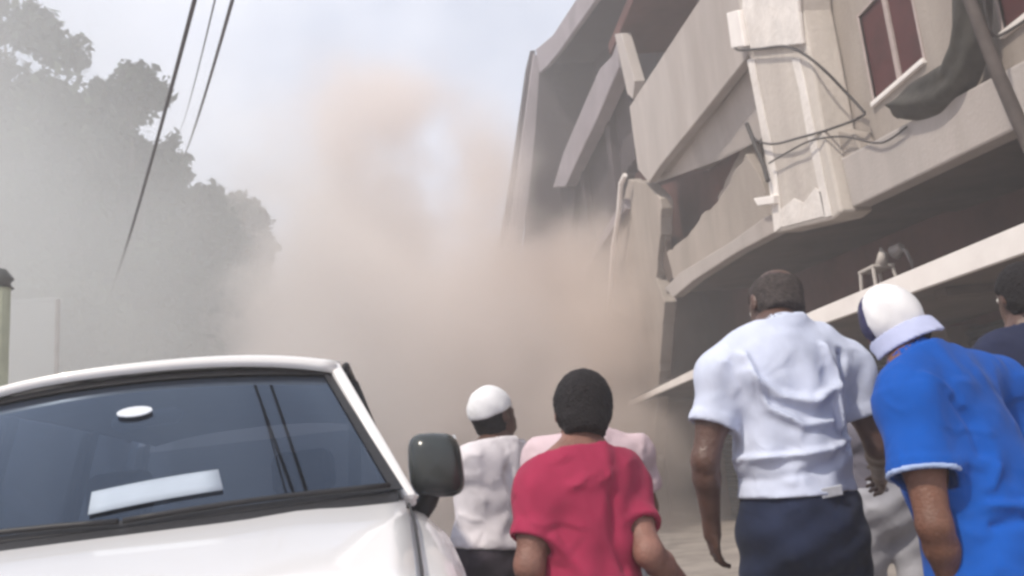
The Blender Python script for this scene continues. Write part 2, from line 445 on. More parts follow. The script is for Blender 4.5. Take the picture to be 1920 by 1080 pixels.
fpart(MB().prism([at_y(px, py, 27.45) for px, py in [(1012, 128), (1036, 104), (1130, -20), (1230, -60), (1240, 900), (930, 900), (988, 400), (1004, 250)]], (0, 0.14, 0)), 'cross_wall', M_far, 0)
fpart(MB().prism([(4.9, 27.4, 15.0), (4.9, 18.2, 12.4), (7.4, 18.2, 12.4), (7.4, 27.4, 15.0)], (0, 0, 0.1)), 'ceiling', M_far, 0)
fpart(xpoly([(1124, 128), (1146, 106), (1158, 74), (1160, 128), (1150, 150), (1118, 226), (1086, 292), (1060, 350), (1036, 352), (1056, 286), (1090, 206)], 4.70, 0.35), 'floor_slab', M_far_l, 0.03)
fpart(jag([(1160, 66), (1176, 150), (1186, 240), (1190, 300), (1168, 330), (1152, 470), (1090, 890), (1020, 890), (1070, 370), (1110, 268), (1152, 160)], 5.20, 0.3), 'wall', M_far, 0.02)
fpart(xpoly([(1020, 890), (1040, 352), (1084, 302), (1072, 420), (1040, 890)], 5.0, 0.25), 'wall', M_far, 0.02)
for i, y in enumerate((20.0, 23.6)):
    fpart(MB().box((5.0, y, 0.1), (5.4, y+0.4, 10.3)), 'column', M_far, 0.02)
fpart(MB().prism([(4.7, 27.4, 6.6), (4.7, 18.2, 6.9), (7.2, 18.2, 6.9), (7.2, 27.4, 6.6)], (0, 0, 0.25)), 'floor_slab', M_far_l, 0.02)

# ================================================================== THINGS ON THE FACADE
def cable(name, pts, r, label, m=M_cable, cat='cable', group=None):
    # Catmull-Rom through the given points
    P = [np.asarray(p, float) for p in pts]; Q = []
    for i in range(len(P)-1):
        p0, p1, p2, p3 = P[max(i-1, 0)], P[i], P[i+1], P[min(i+2, len(P)-1)]
        for k in range(8):
            t = k/8
            Q.append(0.5*((2*p1)+(-p0+p2)*t+(2*p0-5*p1+4*p2-p3)*t*t+(-p0+3*p1-3*p2+p3)*t**3))
    Q.append(P[-1])
    o = MB().tube(Q, r, 7).build(name, m, smooth=True, origin=P[0])
    return tag(o, label, cat, group)
X4 = 4.50
cable('loose_cable', [on_x(1372, 60, X4), on_x(1380, 92, X4), on_x(1420, 92, X4), on_x(1478, 88, X4), on_x(1530, 118, 4.55), on_x(1585, 172, 4.8), on_x(1622, 212, 4.9)], 0.016,
      'dark cable looping from the small white box down to the wall below the maroon window')
cable('loose_cable', [on_x(1402, 236, X4), on_x(1418, 262, X4), on_x(1450, 270, X4), on_x(1500, 258, X4), on_x(1550, 244, 4.60), on_x(1600, 226, 4.70), on_x(1622, 214, 4.88)], 0.014,
      'slack cable sagging across the middle of the pale pier')
cable('loose_cable', [on_x(1442, 306, X4), on_x(1476, 286, X4), on_x(1520, 264, X4), on_x(1580, 256, 4.66), on_x(1650, 268, 4.66), on_x(1700, 238, 4.66)], 0.011,
      'thin low cable crossing the pier towards the beam')
cable('loose_cable', [on_x(1400, 232, X4), on_x(1412, 262, X4), on_x(1428, 300, X4), on_x(1440, 340, X4)], 0.03,
      'short thick dark cable down the left edge of the pale pier')
# leaning dark pole in front of the beam
tag(MB().tube([on_x(1780, -90, 4.4), on_x(1826, 20, 4.4), on_x(1872, 140, 4.4), on_x(1925, 262, 4.4), on_x(1975, 380, 4.4)], [0.04, 0.045, 0.05, 0.05, 0.05], 10)
    .build('leaning_pole', material('dark_weathered_pole', (0.085, 0.07, 0.065), 0.8, 0.2, 5.0), smooth=True, origin=on_x(1925, 262, 4.4)),
    'dark leaning pole crossing in front of the beam near the right edge', 'pole')
cable('loose_cable', [on_x(1842, -30, 4.42), on_x(1850, 30, 4.45), on_x(1862, 66, 4.5), on_x(1880, 64, 4.7), on_x(1925, 36, 4.88)], 0.012,
      'thin cable beside the leaning pole below the upper right window')
# bunched grey tarpaulin hanging onto the beam
M_tarp = material('grey_green_tarpaulin', (0.058, 0.054, 0.047), 0.75, 0.3, 4.0, 0.6, 9.0)
def tarp():
    spine = [(1822, -60, 30), (1822, 30, 36), (1816, 90, 44), (1800, 140, 54), (1762, 172, 62), (1722, 190, 50), (1694, 200, 30)]
    mb = MB(); n = 18; rings = []
    Q = []
    for i in range(len(spine)-1):
        for k in range(5):
            t = k/5; Q.append([spine[i][j]*(1-t)+spine[i+1][j]*t for j in range(3)])
    Q.append(spine[-1])
    C_ = [on_x(a, b, 4.72) for a, b, _ in Q]
    v = []; f = []
    for i, (a, b, wd) in enumerate(Q):
        t = C_[min(i+1, len(Q)-1)]-C_[max(i-1, 0)]; t /= np.linalg.norm(t)
        sx = np.array((1.0, 0, 0)); sd_ = np.cross(t, sx); sd_ /= np.linalg.norm(sd_)
        d = np.linalg.norm(C_[i]-CAM)
        rr = wd*d/F_PX*0.62
        for k in range(n):
            an = 2*math.pi*k/n
            fold = 1+0.16*math.sin(5*an+0.35*i)+0.09*math.sin(9*an-0.5*i)
            v.append(C_[i]+sd_*rr*fold*math.cos(an)+sx*0.16*fold*math.sin(an))
    for i in range(len(Q)-1):
        for k in range(n):
            f.append([i*n+k, i*n+(k+1) % n, (i+1)*n+(k+1) % n, (i+1)*n+k])
    f.append(list(range(n))); f.append([(len(Q)-1)*n+k for k in range(n)][::-1])
    o = link_mesh('tarpaulin', v, f, M_tarp, None, True, origin=C_[-1])
    md = o.modifiers.new('sub', 'SUBSURF'); md.levels = md.render_levels = 1
    return o
tag(tarp(), 'dark grey tarpaulin bunched up and hanging beside the maroon window', 'tarpaulin')
# small stool and a round basket standing on the canopy
st = empty('stool', tuple(on_x(1646, 522, 5.0)))
st.location.z = 2.915
tag(st, 'small pale stool standing on the canopy behind the fascia', 'stool')
M_stool = material('pale_plastic', (0.50, 0.46, 0.43), 0.6, 0.1, 6.0)
MB().box((-0.13, -0.17, 0.30), (0.13, 0.17, 0.34)).build('seat', M_stool, st, bevel=0.015)
for sx in (-0.11, 0.11):
    for sy in (-0.14, 0.14):
        MB().tube([(sx*1.2, sy*1.2, 0), (sx, sy, 0.31)], 0.02, 8).build('leg', M_stool, st)
MB().tube([(0.0, -0.12, 0.33), (0.02, -0.15, 0.45), (0.02, -0.13, 0.52)], [0.07, 0.05, 0.015], 10).build('bundle', M_stool, st, smooth=True)
bk = empty('floodlight', tuple(on_x(1706, 476, 5.2)))
bk.location.z = 2.91
tag(bk, 'small dark floodlight on a bent arm above the canopy', 'lamp')
MB().tube([(0, 0, 0), (0, 0, 0.30), (0, 0.06, 0.44), (0, 0.15, 0.50)], 0.02, 8).build('arm', M_metal, bk, smooth=True)
MB().tube([(0, 0.12, 0.50), (-0.03, 0.24, 0.46)], [0.05, 0.085], 12).build('lamp_head', M_metal, bk, bevel=0.01)

# ================================================================== OVERHEAD WIRES, LEFT
def wire(a, b, sag, r, label):
    A, B = np.array(a), np.array(b)
    pts = [A*(1-t)+B*t-np.array((0, 0, sag*4*t*(1-t))) for t in np.linspace(0, 1, 14)]
    pts = [A+(A-pts[1])*3] + pts
    cable('overhead_wire', pts, r, label, material('grey_wire', (0.10, 0.10, 0.11), 0.6, 0.1, 20.0), 'wire', 'overhead wires along the street')
def wire_px(p0, p1, r, label, Y0=7, Y1=26, sag=0.25):
    A, B = at_y(*p0, Y0), at_y(*p1, Y1)
    B2 = A+(B-A)*1.5
    wire(A, B2, sag, r, label)
wire_px((366, -4), (213, 512), 0.017, 'thickest dark wire, leftmost of the three in front of the trees', 6, 16)
wire_px((437, -4), (342, 285), 0.017, 'rightmost grey wire sloping down to the treetops', 7, 22)
wire_px((404, -4), (338, 230), 0.008, 'faint thin wire between the two thicker wires', 7, 24)

# ================================================================== TREES
M_leaf = material('dark_foliage', (0.050, 0.072, 0.042), 0.8, 0.35, 0.8, 0, spec=0.1, color2=(0.022, 0.034, 0.020))
M_leaf2 = material('grey_green_foliage', (0.080, 0.098, 0.062), 0.8, 0.35, 0.8, 0, spec=0.1, color2=(0.040, 0.052, 0.035))
M_bark = material('bark', (0.10, 0.085, 0.07), 0.95, 0.3, 5.0, 0.8, 12.0)
def tree(loc, h, clumps, label, leaf, n=9000, size=0.2, seed=0):
    """clumps: (x, z, r) in metres relative to the trunk foot (x across, z up); depth is random"""
    rg = np.random.default_rng(seed)
    root = empty('tree', loc)
    tag(root, label, 'tree', 'trees along the left side of the street')
    tb = MB()
    top = h*0.75
    pts = [(0.15*math.sin(i*1.3+seed), 0.1*math.cos(i*1.7), top*i/6) for i in range(7)]
    tb.tube(pts, [0.32*(1-0.12*i) for i in range(7)], 10)
    for k, (cx, cz, cr) in enumerate(clumps):
        s = pts[min(6, 2+k % 4)]
        e = (cx*0.85, rg.uniform(-0.8, 0.8), cz)
        m_ = ((s[0]+e[0])/2, e[1]*0.4, (s[2]+e[2])/2+0.2)
        tb.tube([s, m_, e], [0.14, 0.09, 0.03], 7)
    tb.build('trunk', M_bark, root, smooth=True)
    # sub-clumps give the crown its uneven outline
    subs = []
    for cx, cz, cr in clumps:
        cy = rg.uniform(-1.2, 1.2)
        for _ in range(16):
            d = rg.normal(size=3); d /= np.linalg.norm(d)
            rr = cr*rg.uniform(0.35, 0.95)
            subs.append((cx+d[0]*rr, cy+d[1]*rr*1.1, cz+d[2]*rr*0.9, cr*rg.uniform(0.16, 0.42)))
    subs = np.array(subs)
    wgt = subs[:, 3]**2; wgt /= wgt.sum()
    idx = rg.choice(len(subs), n, p=wgt)
    d = rg.normal(size=(n, 3)); d /= np.linalg.norm(d, axis=1)[:, None]
    c = subs[idx, :3] + d*(subs[idx, 3]*np.where(rg.random(n) < 0.16, rg.uniform(1.0, 1.75, n), rg.uniform(0.4, 1.05, n)))[:, None]
    nrm = d*0.6+rg.normal(size=(n, 3))*0.6+np.array((0, 0, 0.4)); nrm /= np.linalg.norm(nrm, axis=1)[:, None]
    a = np.cross(nrm, rg.normal(size=(n, 3))); a /= np.linalg.norm(a, axis=1)[:, None]
    b = np.cross(nrm, a)
    s = size*rg.uniform(0.5, 1.3, n)[:, None]
    V = np.stack([c-a*s, c+b*s*0.45-nrm*s*0.1, c+a*s, c-b*s*0.45-nrm*s*0.1], 1).reshape(-1, 3)
    Fc = np.arange(n*4).reshape(-1, 4)
    me = bpy.data.meshes.new('crown')
    me.vertices.add(n*4); me.vertices.foreach_set('co', V.ravel())
    me.loops.add(n*4); me.loops.foreach_set('vertex_index', Fc.ravel())
    me.polygons.add(n); me.polygons.foreach_set('loop_start', np.arange(0, n*4, 4))
    me.update(); me.validate()
    me.materials.append(leaf)
    o = bpy.data.objects.new('crown', me); COL.objects.link(o); o.parent = root
    return root
def tree_px(base_px, Y, clump_px, label, leaf, n, size, seed):
    g = at_y(base_px, 700, Y); loc = (g[0], Y, 0)
    cl = []
    for px, py, pr in clump_px:
        p = at_y(px, py, Y); cl.append((p[0]-loc[0], p[2], pr*Y/F_PX))
    tree(loc, max(c[1] for c in cl), cl, label, leaf, n, size, seed)
tree_px(20, 20, [(0, 640, 150), (150, 640, 140), (30, 110, 80), (120, 110, 70), (-60, 160, 110), (60, 230, 120), (150, 250, 95), (-40, 340, 130), (90, 380, 130), (20, 520, 130), (120, 540, 110)],
        'tallest dust veiled tree at the left edge of the view', M_leaf2, 26000, 0.17, 1)
tree_px(235, 21, [(235, 620, 130), (120, 420, 110), (235, 160, 45), (262, 190, 58), (215, 215, 70), (285, 262, 46), (230, 330, 90), (285, 370, 70), (210, 470, 100), (290, 500, 90)],
        'rounded dark tree crown crossed by the thickest wire', M_leaf, 22000, 0.15, 2)
tree_px(345, 23, [(340, 640, 110), (310, 400, 70), (330, 320, 38), (345, 390, 60), (388, 372, 40), (330, 470, 80), (400, 450, 60), (360, 560, 90), (420, 560, 70)],
        'lower dark tree just right of the wires, with a stepped top', M_leaf, 18000, 0.15, 3)
tree_px(455, 25, [(450, 640, 90), (480, 640, 60), (440, 385, 34), (470, 410, 32), (430, 440, 60), (488, 450, 30), (470, 500, 52), (430, 560, 80), (490, 570, 40)],
        'rightmost tree of the left row, its crown ending beside the dust', M_leaf2, 16000, 0.15, 4)
tree_px(120, 30, [(40, 300, 120), (160, 330, 120), (100, 480, 140), (250, 480, 120), (20, 620, 120), (200, 620, 140), (360, 620, 110)],
        'broad tree filling the back of the left row', M_leaf, 24000, 0.24, 5)

# pale boundary wall and thin post, in the dust on the left
gp = at_y(62, 612, 17.0)
bw = empty('boundary_wall', (gp[0], 17.0, 0)); tag(bw, 'pale low boundary wall in front of the left trees', 'wall')
M_bw = material('whitewashed_wall', (0.30, 0.31, 0.31), 0.9, 0.1, 2.0, 0.3, 20.0)
zt = at_y(62, 566, 17.0)[2]
MB().box((-1.6, 0, 0), (0.40, 0.2, zt)).build('wall_panel', M_bw, bw, bevel=0.02)
MB().box((-1.65, -0.03, zt), (0.44, 0.23, zt+0.06)).build('coping', M_bw, bw, bevel=0.01)
g2 = at_y(107, 640, 13.6)
pt = MB().tube([(0, 0, 0), (0, 0, at_y(104, 562, 13.6)[2])], 0.035, 10).build('post', M_metal); pt.location = (g2[0], 13.6, 0)
tag(pt, 'thin dark post at the end of the pale boundary wall', 'post')
# street lamp-like post cut by the left edge
lp = at_y(-6, 700, 11.0)
ps = empty('marker_post', (lp[0], 11.0, 0)); tag(ps, 'pale green marker post with a dark rounded head at the left edge', 'post')
zz = at_y(-6, 540, 11.0)[2]
MB().tube([(0, 0, 0), (0, 0, zz)], 0.12, 14).build('shaft', material('pale_green_paint', (0.42, 0.46, 0.33), 0.7, 0.1, 4.0), ps, smooth=False)
MB().tube([(0.03, 0, zz-0.01), (0.03, 0, zz+0.08), (-0.01, 0, zz+0.18), (-0.07, 0, zz+0.24)], [0.13, 0.13, 0.09, 0.03], 14).build('lamp_head', material('dark_green_cap', (0.03, 0.035, 0.03), 0.5, 0.1, 4.0), ps, smooth=True)

# ================================================================== THE WHITE CAR (facing the camera)
M_white = material('white_car_paint', (0.80, 0.79, 0.79), 0.32, 0.02, 1.0, 0, spec=0.5, coat=0.6)
M_black = material('black_trim', (0.022, 0.022, 0.025), 0.45, 0.1, 10.0, 0.1, 60.0)
M_mirror = material('glossy_dark_mirror_shell', (0.030, 0.036, 0.036), 0.22, 0.15, 8.0, spec=0.6)
M_dash = material('grey_dashboard', (0.060, 0.062, 0.070), 0.75, 0.1, 12.0, 0.2, 80.0)
M_seat = material('dark_grey_upholstery', (0.085, 0.09, 0.10), 0.9, 0.15, 14.0, 0.3, 60.0)
M_liner = material('pale_headliner', (0.30, 0.30, 0.31), 0.95, 0.05, 8.0)
M_ws = glass('windscreen_glass', (0.08, 0.095, 0.125), 1.75)
M_sg = glass('side_glass', (0.42, 0.46, 0.50), 1.0)
M_tyre = material('tyre_rubber', (0.025, 0.025, 0.026), 0.9, 0.1, 10.0)
M_rim = material('alloy_rim', (0.5, 0.5, 0.52), 0.35, 0.05, 6.0, metal=0.8)
M_lens = material('headlight_lens', (0.55, 0.57, 0.60), 0.15, 0.1, 10.0, spec=0.8)
M_amber = material('amber_lens', (0.5, 0.18, 0.03), 0.2, 0.1, 10.0)

CARYAW = rad(2.0)
_cp = np.array((-0.010, 2.48)); _lx, _ly = 0.77, 0.02
CARX = _cp[0]-(_lx*math.cos(CARYAW)-_ly*math.sin(CARYAW)); CARY = _cp[1]-(_lx*math.sin(CARYAW)+_ly*math.cos(CARYAW))
car = empty('white_car', (CARX, CARY, 0), CARYAW)
car.rotation_euler = (0, rad(-2.0), CARYAW); car.location.z = -0.018
tag(car, 'white car facing the camera with a dark windscreen and black door mirror', 'car')
def body_section(v):
    # (half width, top z, bottom z)
    keys = [(-1.36, .66, .86, .48), (-1.30, .80, .96, .36), (-1.15, .875, 1.03, .30), (-0.8, .905, 1.175, .30), (-0.35, .91, 1.255, .30), (0.0, .905, 1.300, .30),
            (0.4, .90, 1.29, .30), (1.6, .90, 1.26, .30), (2.6, .885, 1.24, .32), (2.95, .84, 1.15, .38), (3.05, .76, 1.1, .5)]
    for a, b in zip(keys, keys[1:]):
        if a[0] <= v <= b[0]:
            t = (v-a[0])/(b[0]-a[0]); return [a[i]*(1-t)+b[i]*t for i in range(1, 4)]
    return keys[-1][1:]
vs = [-1.36, -1.30, -1.15, -0.95, -0.7, -0.4, -0.15, 0.04]
def ring(v, tub):
    hw, zt, zb = body_section(v)
    pr = [(hw*0.80, zb), (hw*0.97, zb+0.1), (hw, zb+0.32), (hw*0.995, zt-0.22), (hw*0.965, zt-0.09), (hw*0.90, zt-0.025)]
    if tub: pr += [(hw*0.84, zt-0.03), (hw*0.80, zt-0.22)]
    else: pr += [(hw*0.84, zt), (hw*0.4, zt+0.015)]
    L = [(u, v, z) for u, z in pr]
    return L + [(-u, vv, z) for u, vv, z in L[::-1]]
def loft(rings):
    mb = MB(); n = len(rings[0])
    v = [p for r_ in rings for p in r_]; f = []
    for i in range(len(rings)-1):
        for k in range(n):
            f.append([i*n+k, i*n+(k+1) % n, (i+1)*n+(k+1) % n, (i+1)*n+k])
    f.append(list(range(n))); f.append([(len(rings)-1)*n+k for k in range(n)][::-1])
    return mb.add(v, f)
loft([ring(v, False) for v in vs]).build('front_body', M_white, car, smooth=True, bevel=0.0)
loft([ring(v, True) for v in [0.045, 0.4, 1.0, 1.6, 2.2, 2.6, 2.95, 3.05]]).build('rear_body', M_white, car, smooth=True)
def hood(a, b):
    u = (a-0.5)*2; v = -1.22+1.22*b
    hw, zt, zb = body_section(v)
    z = zt+0.012+0.022*(1-u*u)-0.05*(max(0, 0.14-b)/0.14)**2
    z += 0.006*math.exp(-((abs(u)-0.66)/0.12)**2)
    return (u*hw*0.845, v, z)
MB().grid(hood, 29, 21).build('hood', M_white, car, smooth=True, solid=0.012)
for s_ in (0.0, 1.0):
    MB().tube([np.add(hood(s_, t), ((0.012 if s_ else -0.012), 0, -0.006)) for t in np.linspace(0.02, 1, 14)], 0.0035, 6).build('panel_gap', M_black, car, smooth=True)
# windscreen: curved sheet between pillars
def ws(a, b):
    u = (a-0.5)*2
    hw = 0.765*(1-b)+0.565*b
    v = 0.0+0.50*b-0.115*(1-u*u)*(1-0.45*b)
    z = 1.333+(0.418)*b+0.036*(1-u*u)*b+0.004*(1-u*u)*(1-b)
    z += 0.012*abs(u)**3*(1-b)
    return (u*hw, v, z)
MB().grid(ws, 25, 13).build('windscreen', M_ws, car, smooth=True)
seal = MB()
bw_ = 0.022
def band(fn, a0, a1, b0, b1, n=25, m=2): return lambda a, b: np.add(fn(a0+(a1-a0)*a, b0+(b1-b0)*b), (0, -0.004, 0.003))
seal.grid(band(ws, 0, 1, 0.0, 0.035), 25, 2); seal.grid(band(ws, 0, 1, 0.955, 1.0), 25, 2)
seal.grid(band(ws, 0, 0.02, 0.036, 0.954), 2, 12); seal.grid(band(ws, 0.98, 1, 0.036, 0.954), 2, 12)
seal.build('windscreen_seal', M_black, car, smooth=True)
# cowl
MB().grid(lambda a, b: ((a-0.5)*1.5, -0.005-0.118*(1-(2*a-1)**2)-0.03*(1-b), 1.316+0.018*b+0.004*(1-(2*a-1)**2)+0.010*abs(2*a-1)**3*b), 17, 3).build('cowl', M_black, car, smooth=True)
# roof
def roof(a, b):
    u = (a-0.5)*2; v = 0.47+2.35*b
    hw = 0.588+0.03*math.sin(math.pi*min(1, b*1.2))
    z = 1.780+0.056*(1-abs(u)**2.6)+0.030*math.sin(math.pi*min(1, b*1.15))-0.025*(b < 0.02)
    v -= 0.085*(1-u*u)*(1-b)*0.75
    return (u*hw, v, z)
MB().grid(roof, 25, 15).build('roof', M_white, car, smooth=True, solid=0.03)
MB().grid(lambda a, b: np.add(roof(0.04+0.92*a, 0.03+0.94*b), (0, 0, -0.045)), 9, 7).build('headliner', M_liner, car, smooth=True)
def beam(p, q, w_, d_):
    p, q = np.array(p, float), np.array(q, float)
    t = q-p; sx = np.array((1.0, 0, 0)); n_ = np.cross(t, sx); n_ /= np.linalg.norm(n_)
    c = [sx*w_/2+n_*d_/2, -sx*w_/2+n_*d_/2, -sx*w_/2-n_*d_/2, sx*w_/2-n_*d_/2]
    return MB().prism([p+k for k in c], t)
for s in (-1, 1):
    beam((s*0.782, 0.02, 1.31), (s*0.582, 0.52, 1.766), 0.040, 0.05).build('front_pillar', M_white, car, bevel=0.014)
    beam((s*0.80, 1.05, 1.17), (s*0.615, 1.0, 1.778), 0.05, 0.10).build('middle_pillar', M_black, car, bevel=0.01)
    beam((s*0.80, 1.98, 1.17), (s*0.615, 1.9, 1.778), 0.05, 0.12).build('rear_pillar', M_black, car, bevel=0.01)
    beam((s*0.77, 2.98, 1.13), (s*0.60, 2.74, 1.775), 0.06, 0.14).build('tail_pillar', M_white, car, bevel=0.014)
    for k, (va, vb, ta, tb_) in enumerate(((0.10, 1.0, 0.54, 0.95), (1.1, 1.93, 1.05, 1.85), (2.04, 2.90, 1.97, 2.68))):
        MB().add([(s*0.795, va, 1.25), (s*0.795, vb, 1.25), (s*0.606, tb_, 1.775), (s*0.606, ta, 1.775)], [(0, 1, 2, 3)]).build('side_window', M_sg, car)
    for va, vb in ((0.12, 1.04), (1.06, 1.98)):
        dr = MB().grid(lambda a, b: (s*(0.904+0.006*math.sin(math.pi*b)), va+(vb-va)*a, 0.42+0.62*b), 5, 5).build('door', M_white, car, smooth=True, solid=0.012)
        MB().tube([(s*0.915, vb-0.26, 0.95), (s*0.945, vb-0.24, 0.96), (s*0.945, vb-0.10, 0.96), (s*0.915, vb-0.08, 0.95)], 0.014, 8).build('handle', M_black, dr, smooth=True)
    MB().tube([(s*0.612, 0.60, 1.77), (s*0.616, 0.66, 1.788), (s*0.620, 1.4, 1.798), (s*0.618, 2.4, 1.788), (s*0.61, 2.5, 1.77)], 0.013, 8).build('roof_rail', M_black, car, smooth=True)
    # door mirror
    mr = empty('door_mirror'); mr.parent = car
    mc = np.array((s*0.865, 0.14, 1.402))
    vv, ff = [], []
    nU, nV = 20, 12
    for j in range(nV+1):
        ph = math.pi*j/nV
        for i in range(nU):
            th = 2*math.pi*i/nU
            sg = lambda x, e: math.copysign(abs(x)**e, x)
            x = 0.078*sg(math.cos(th), 0.55)*sg(math.sin(ph), 0.6); z = 0.092*sg(math.sin(th), 0.55)*sg(math.sin(ph), 0.6)
            y = -0.07*sg(math.cos(ph), 0.9)*(1.0 if ph < math.pi/2 else 0.45)
            vv.append((mc[0]+x*(1-0.05*s*z/0.1), mc[1]+y, mc[2]+z-0.10*x*s))
    for j in range(nV):
        for i in range(nU): ff.append([j*nU+i, j*nU+(i+1) % nU, (j+1)*nU+(i+1) % nU, (j+1)*nU+i])
    link_mesh('shell', vv, ff, M_mirror, mr, True)
    MB().grid(lambda a, b: (mc[0]+(a-0.5)*0.135, mc[1]+0.034, mc[2]+(b-0.5)*0.16), 2, 2).build('mirror_glass', material('mirror_silver', (0.7, 0.7, 0.7), 0.05, 0.0, 1.0, metal=1.0), mr)
    MB().tube([(s*0.80, 0.20, 1.27), (s*0.83, 0.17, 1.30), (s*0.85, 0.14, 1.34)], [0.035, 0.03, 0.028], 8).build('arm', M_black, mr, smooth=True)
    # headlight, fog lamp, wheels
    hl = MB().grid(lambda a, b: (s*(0.50+0.33*a), -1.318+0.10*a*a+0.02*b+0.03, 0.80+0.15*b+0.03*a), 8, 4).build('headlight', M_lens, car, smooth=True, solid=0.03)
    MB().box((s*0.80-0.03, -1.245, 0.84), (s*0.80+0.03, -1.235, 0.93)).build('indicator', M_amber, hl)
    for wv in (-0.55, 2.2):
        wh = empty('wheel'); wh.parent = car; wh.location = (s*0.80, wv, 0.36)
        th_ = [2*math.pi*k/28 for k in range(28)]
        prof = [(-0.115, 0.24), (-0.12, 0.33), (-0.09, 0.36), (0.09, 0.36), (0.12, 0.33), (0.115, 0.24)]
        v_ = [(x, r_*math.cos(t), r_*math.sin(t)) for x, r_ in prof for t in th_]
        f_ = [[i*28+k, i*28+(k+1) % 28, (i+1)*28+(k+1) % 28, (i+1)*28+k] for i in range(5) for k in range(28)]
        link_mesh('tyre', v_, f_, M_tyre, wh, True)
        rm = MB()
        rm.tube([(s*0.06, 0, 0), (s*0.075, 0, 0)], 0.24, 28); rm.tube([(s*0.07, 0, 0), (s*0.11, 0, 0)], 0.06, 12)
        for k in range(6):
            t = 2*math.pi*k/6
            rm.tube([(s*0.10, 0.05*math.cos(t), 0.05*math.sin(t)), (s*0.10, 0.235*math.cos(t), 0.235*math.sin(t))], [0.03, 0.022], 6)
        rm.build('rim', M_rim, wh)
MB().grid(lambda a, b: ((a-0.5)*1.12, -1.36+0.06*(2*a-1)**2, 0.74+0.16*b), 15, 3).build('grille', M_black, car, smooth=True, solid=0.03)
MB().grid(lambda a, b: ((a-0.5)*1.66, -1.41+0.20*abs(2*a-1)**2.5, 0.42+0.26*b), 21, 4).build('bumper', M_white, car, smooth=True, solid=0.05)
MB().add([(-0.62, 2.79, 1.72), (0.62, 2.79, 1.72), (0.74, 2.98, 1.17), (-0.74, 2.98, 1.17)], [(0, 1, 2, 3)]).build('rear_window', M_sg, car)
# interior
MB().grid(lambda a, b: ((a-0.5)*1.46, 0.02-0.06*(1-(2*a-1)**2)+0.5*b, 1.318-0.03*b+0.02*math.sin(a*9)*b-0.18*max(0, b-0.8)*4), 17, 8).build('dashboard', M_dash, car, smooth=True, solid=0.02)
for s in (-1, 1):
    se = empty('seat'); se.parent = car; se.location = (s*0.37, 0.95, 0)
    MB().box((-0.25, -0.25, 0.55), (0.25, 0.30, 0.72)).build('cushion', M_seat, se, bevel=0.06)
    MB().prism([(-0.25, 0.28, 0.65), (0.25, 0.28, 0.65), (0.22, 0.48, 1.32), (-0.22, 0.48, 1.32)], (0, 0.13, 0.02)).build('backrest', M_seat, se, bevel=0.05)
    MB().box((-0.13, 0.46, 1.37), (0.13, 0.57, 1.56)).build('headrest', M_seat, se, bevel=0.045)
MB().box((-0.70, 1.95, 0.6), (0.70, 2.10, 1.30)).build('rear_seat', M_seat, car, bevel=0.05)
sw = MB()
cen = np.array((0.36, 0.50, 1.14)); ex = np.array((1.0, 0, 0)); ey = np.array((0, 0.45, 0.89))
sw.tube([cen+0.18*(math.cos(t)*ex+math.sin(t)*ey) for t in np.linspace(0, 2*math.pi, 25)], 0.016, 8)
sw.tube([cen-0.17*ex, cen, cen+0.17*ex], [0.018, 0.045, 0.018], 8)
sw.build('steering_wheel', M_black, car, smooth=True)
rv = MB().tube([(-0.10, 0.47, 1.652), (-0.085, 0.462, 1.655), (0.085, 0.462, 1.662), (0.10, 0.47, 1.662)], [0.012, 0.026, 0.026, 0.012], 12).build('rear_view_mirror', material('bright_mirror_back', (0.80, 0.84, 0.92), 0.4, 0.02, 5.0), car, smooth=True)
for wx in (-0.55, 0.08):
    wp = MB(); Pw = [np.add(ws(0.5+(wx+0.62*t)/1.46, 0.012+0.022*math.sin(math.pi*t)), (0, -0.016, 0.012)) for t in np.linspace(0, 1, 9)]
    wp.tube(Pw, 0.008, 6); wp.build('wiper', M_black, car, smooth=True)
# seat belt strap seen through the glass
MB().prism([(0.60, 1.0, 1.68), (0.645, 1.0, 1.68), (0.60, 1.02, 1.15), (0.55, 1.02, 1.15)], (0, 0.004, 0)).build('seat_belt', material('pale_belt', (0.20, 0.20, 0.21), 0.8, 0.1, 30.0), car)
MB().prism([np.add(ws(0.5+0.040*math.cos(t)+0.012, 0.71+0.036*math.sin(t)), (0, -0.006, 0.004)) for t in np.linspace(0, 2*math.pi, 17)[:-1]], (0, -0.003, 0.003)).build('mirror_glint', material('pale_glint', (0.62, 0.66, 0.72), 0.5, 0.02, 5.0), car)  # pale oval painted as the bright reflection in the rear-view mirror
# sheet of card lying on the dashboard
cd = empty('card_sheet', tuple(Vector((CARX, CARY, -0.018))+Matrix.Rotation(CARYAW, 3, 'Z')@Matrix.Rotation(rad(-2.0), 3, 'Y')@Vector((0, 0, 1.335))))
cd.rotation_euler = (0, rad(-2.0), CARYAW); tag(cd, 'pale card sheet propped on the base of the dark windscreen', 'card')
MB().grid(lambda a, b: tuple(np.add(ws(0.492+0.215*a-0.008*b, 0.085+0.125*b+0.03*a*(1-a)+0.05*a), (0, -0.006, 0.004-1.335))), 8, 4).build('sheet', material('pale_card', (0.40, 0.46, 0.54), 0.8, 0.04, 10.0), cd, smooth=True, solid=0.003)

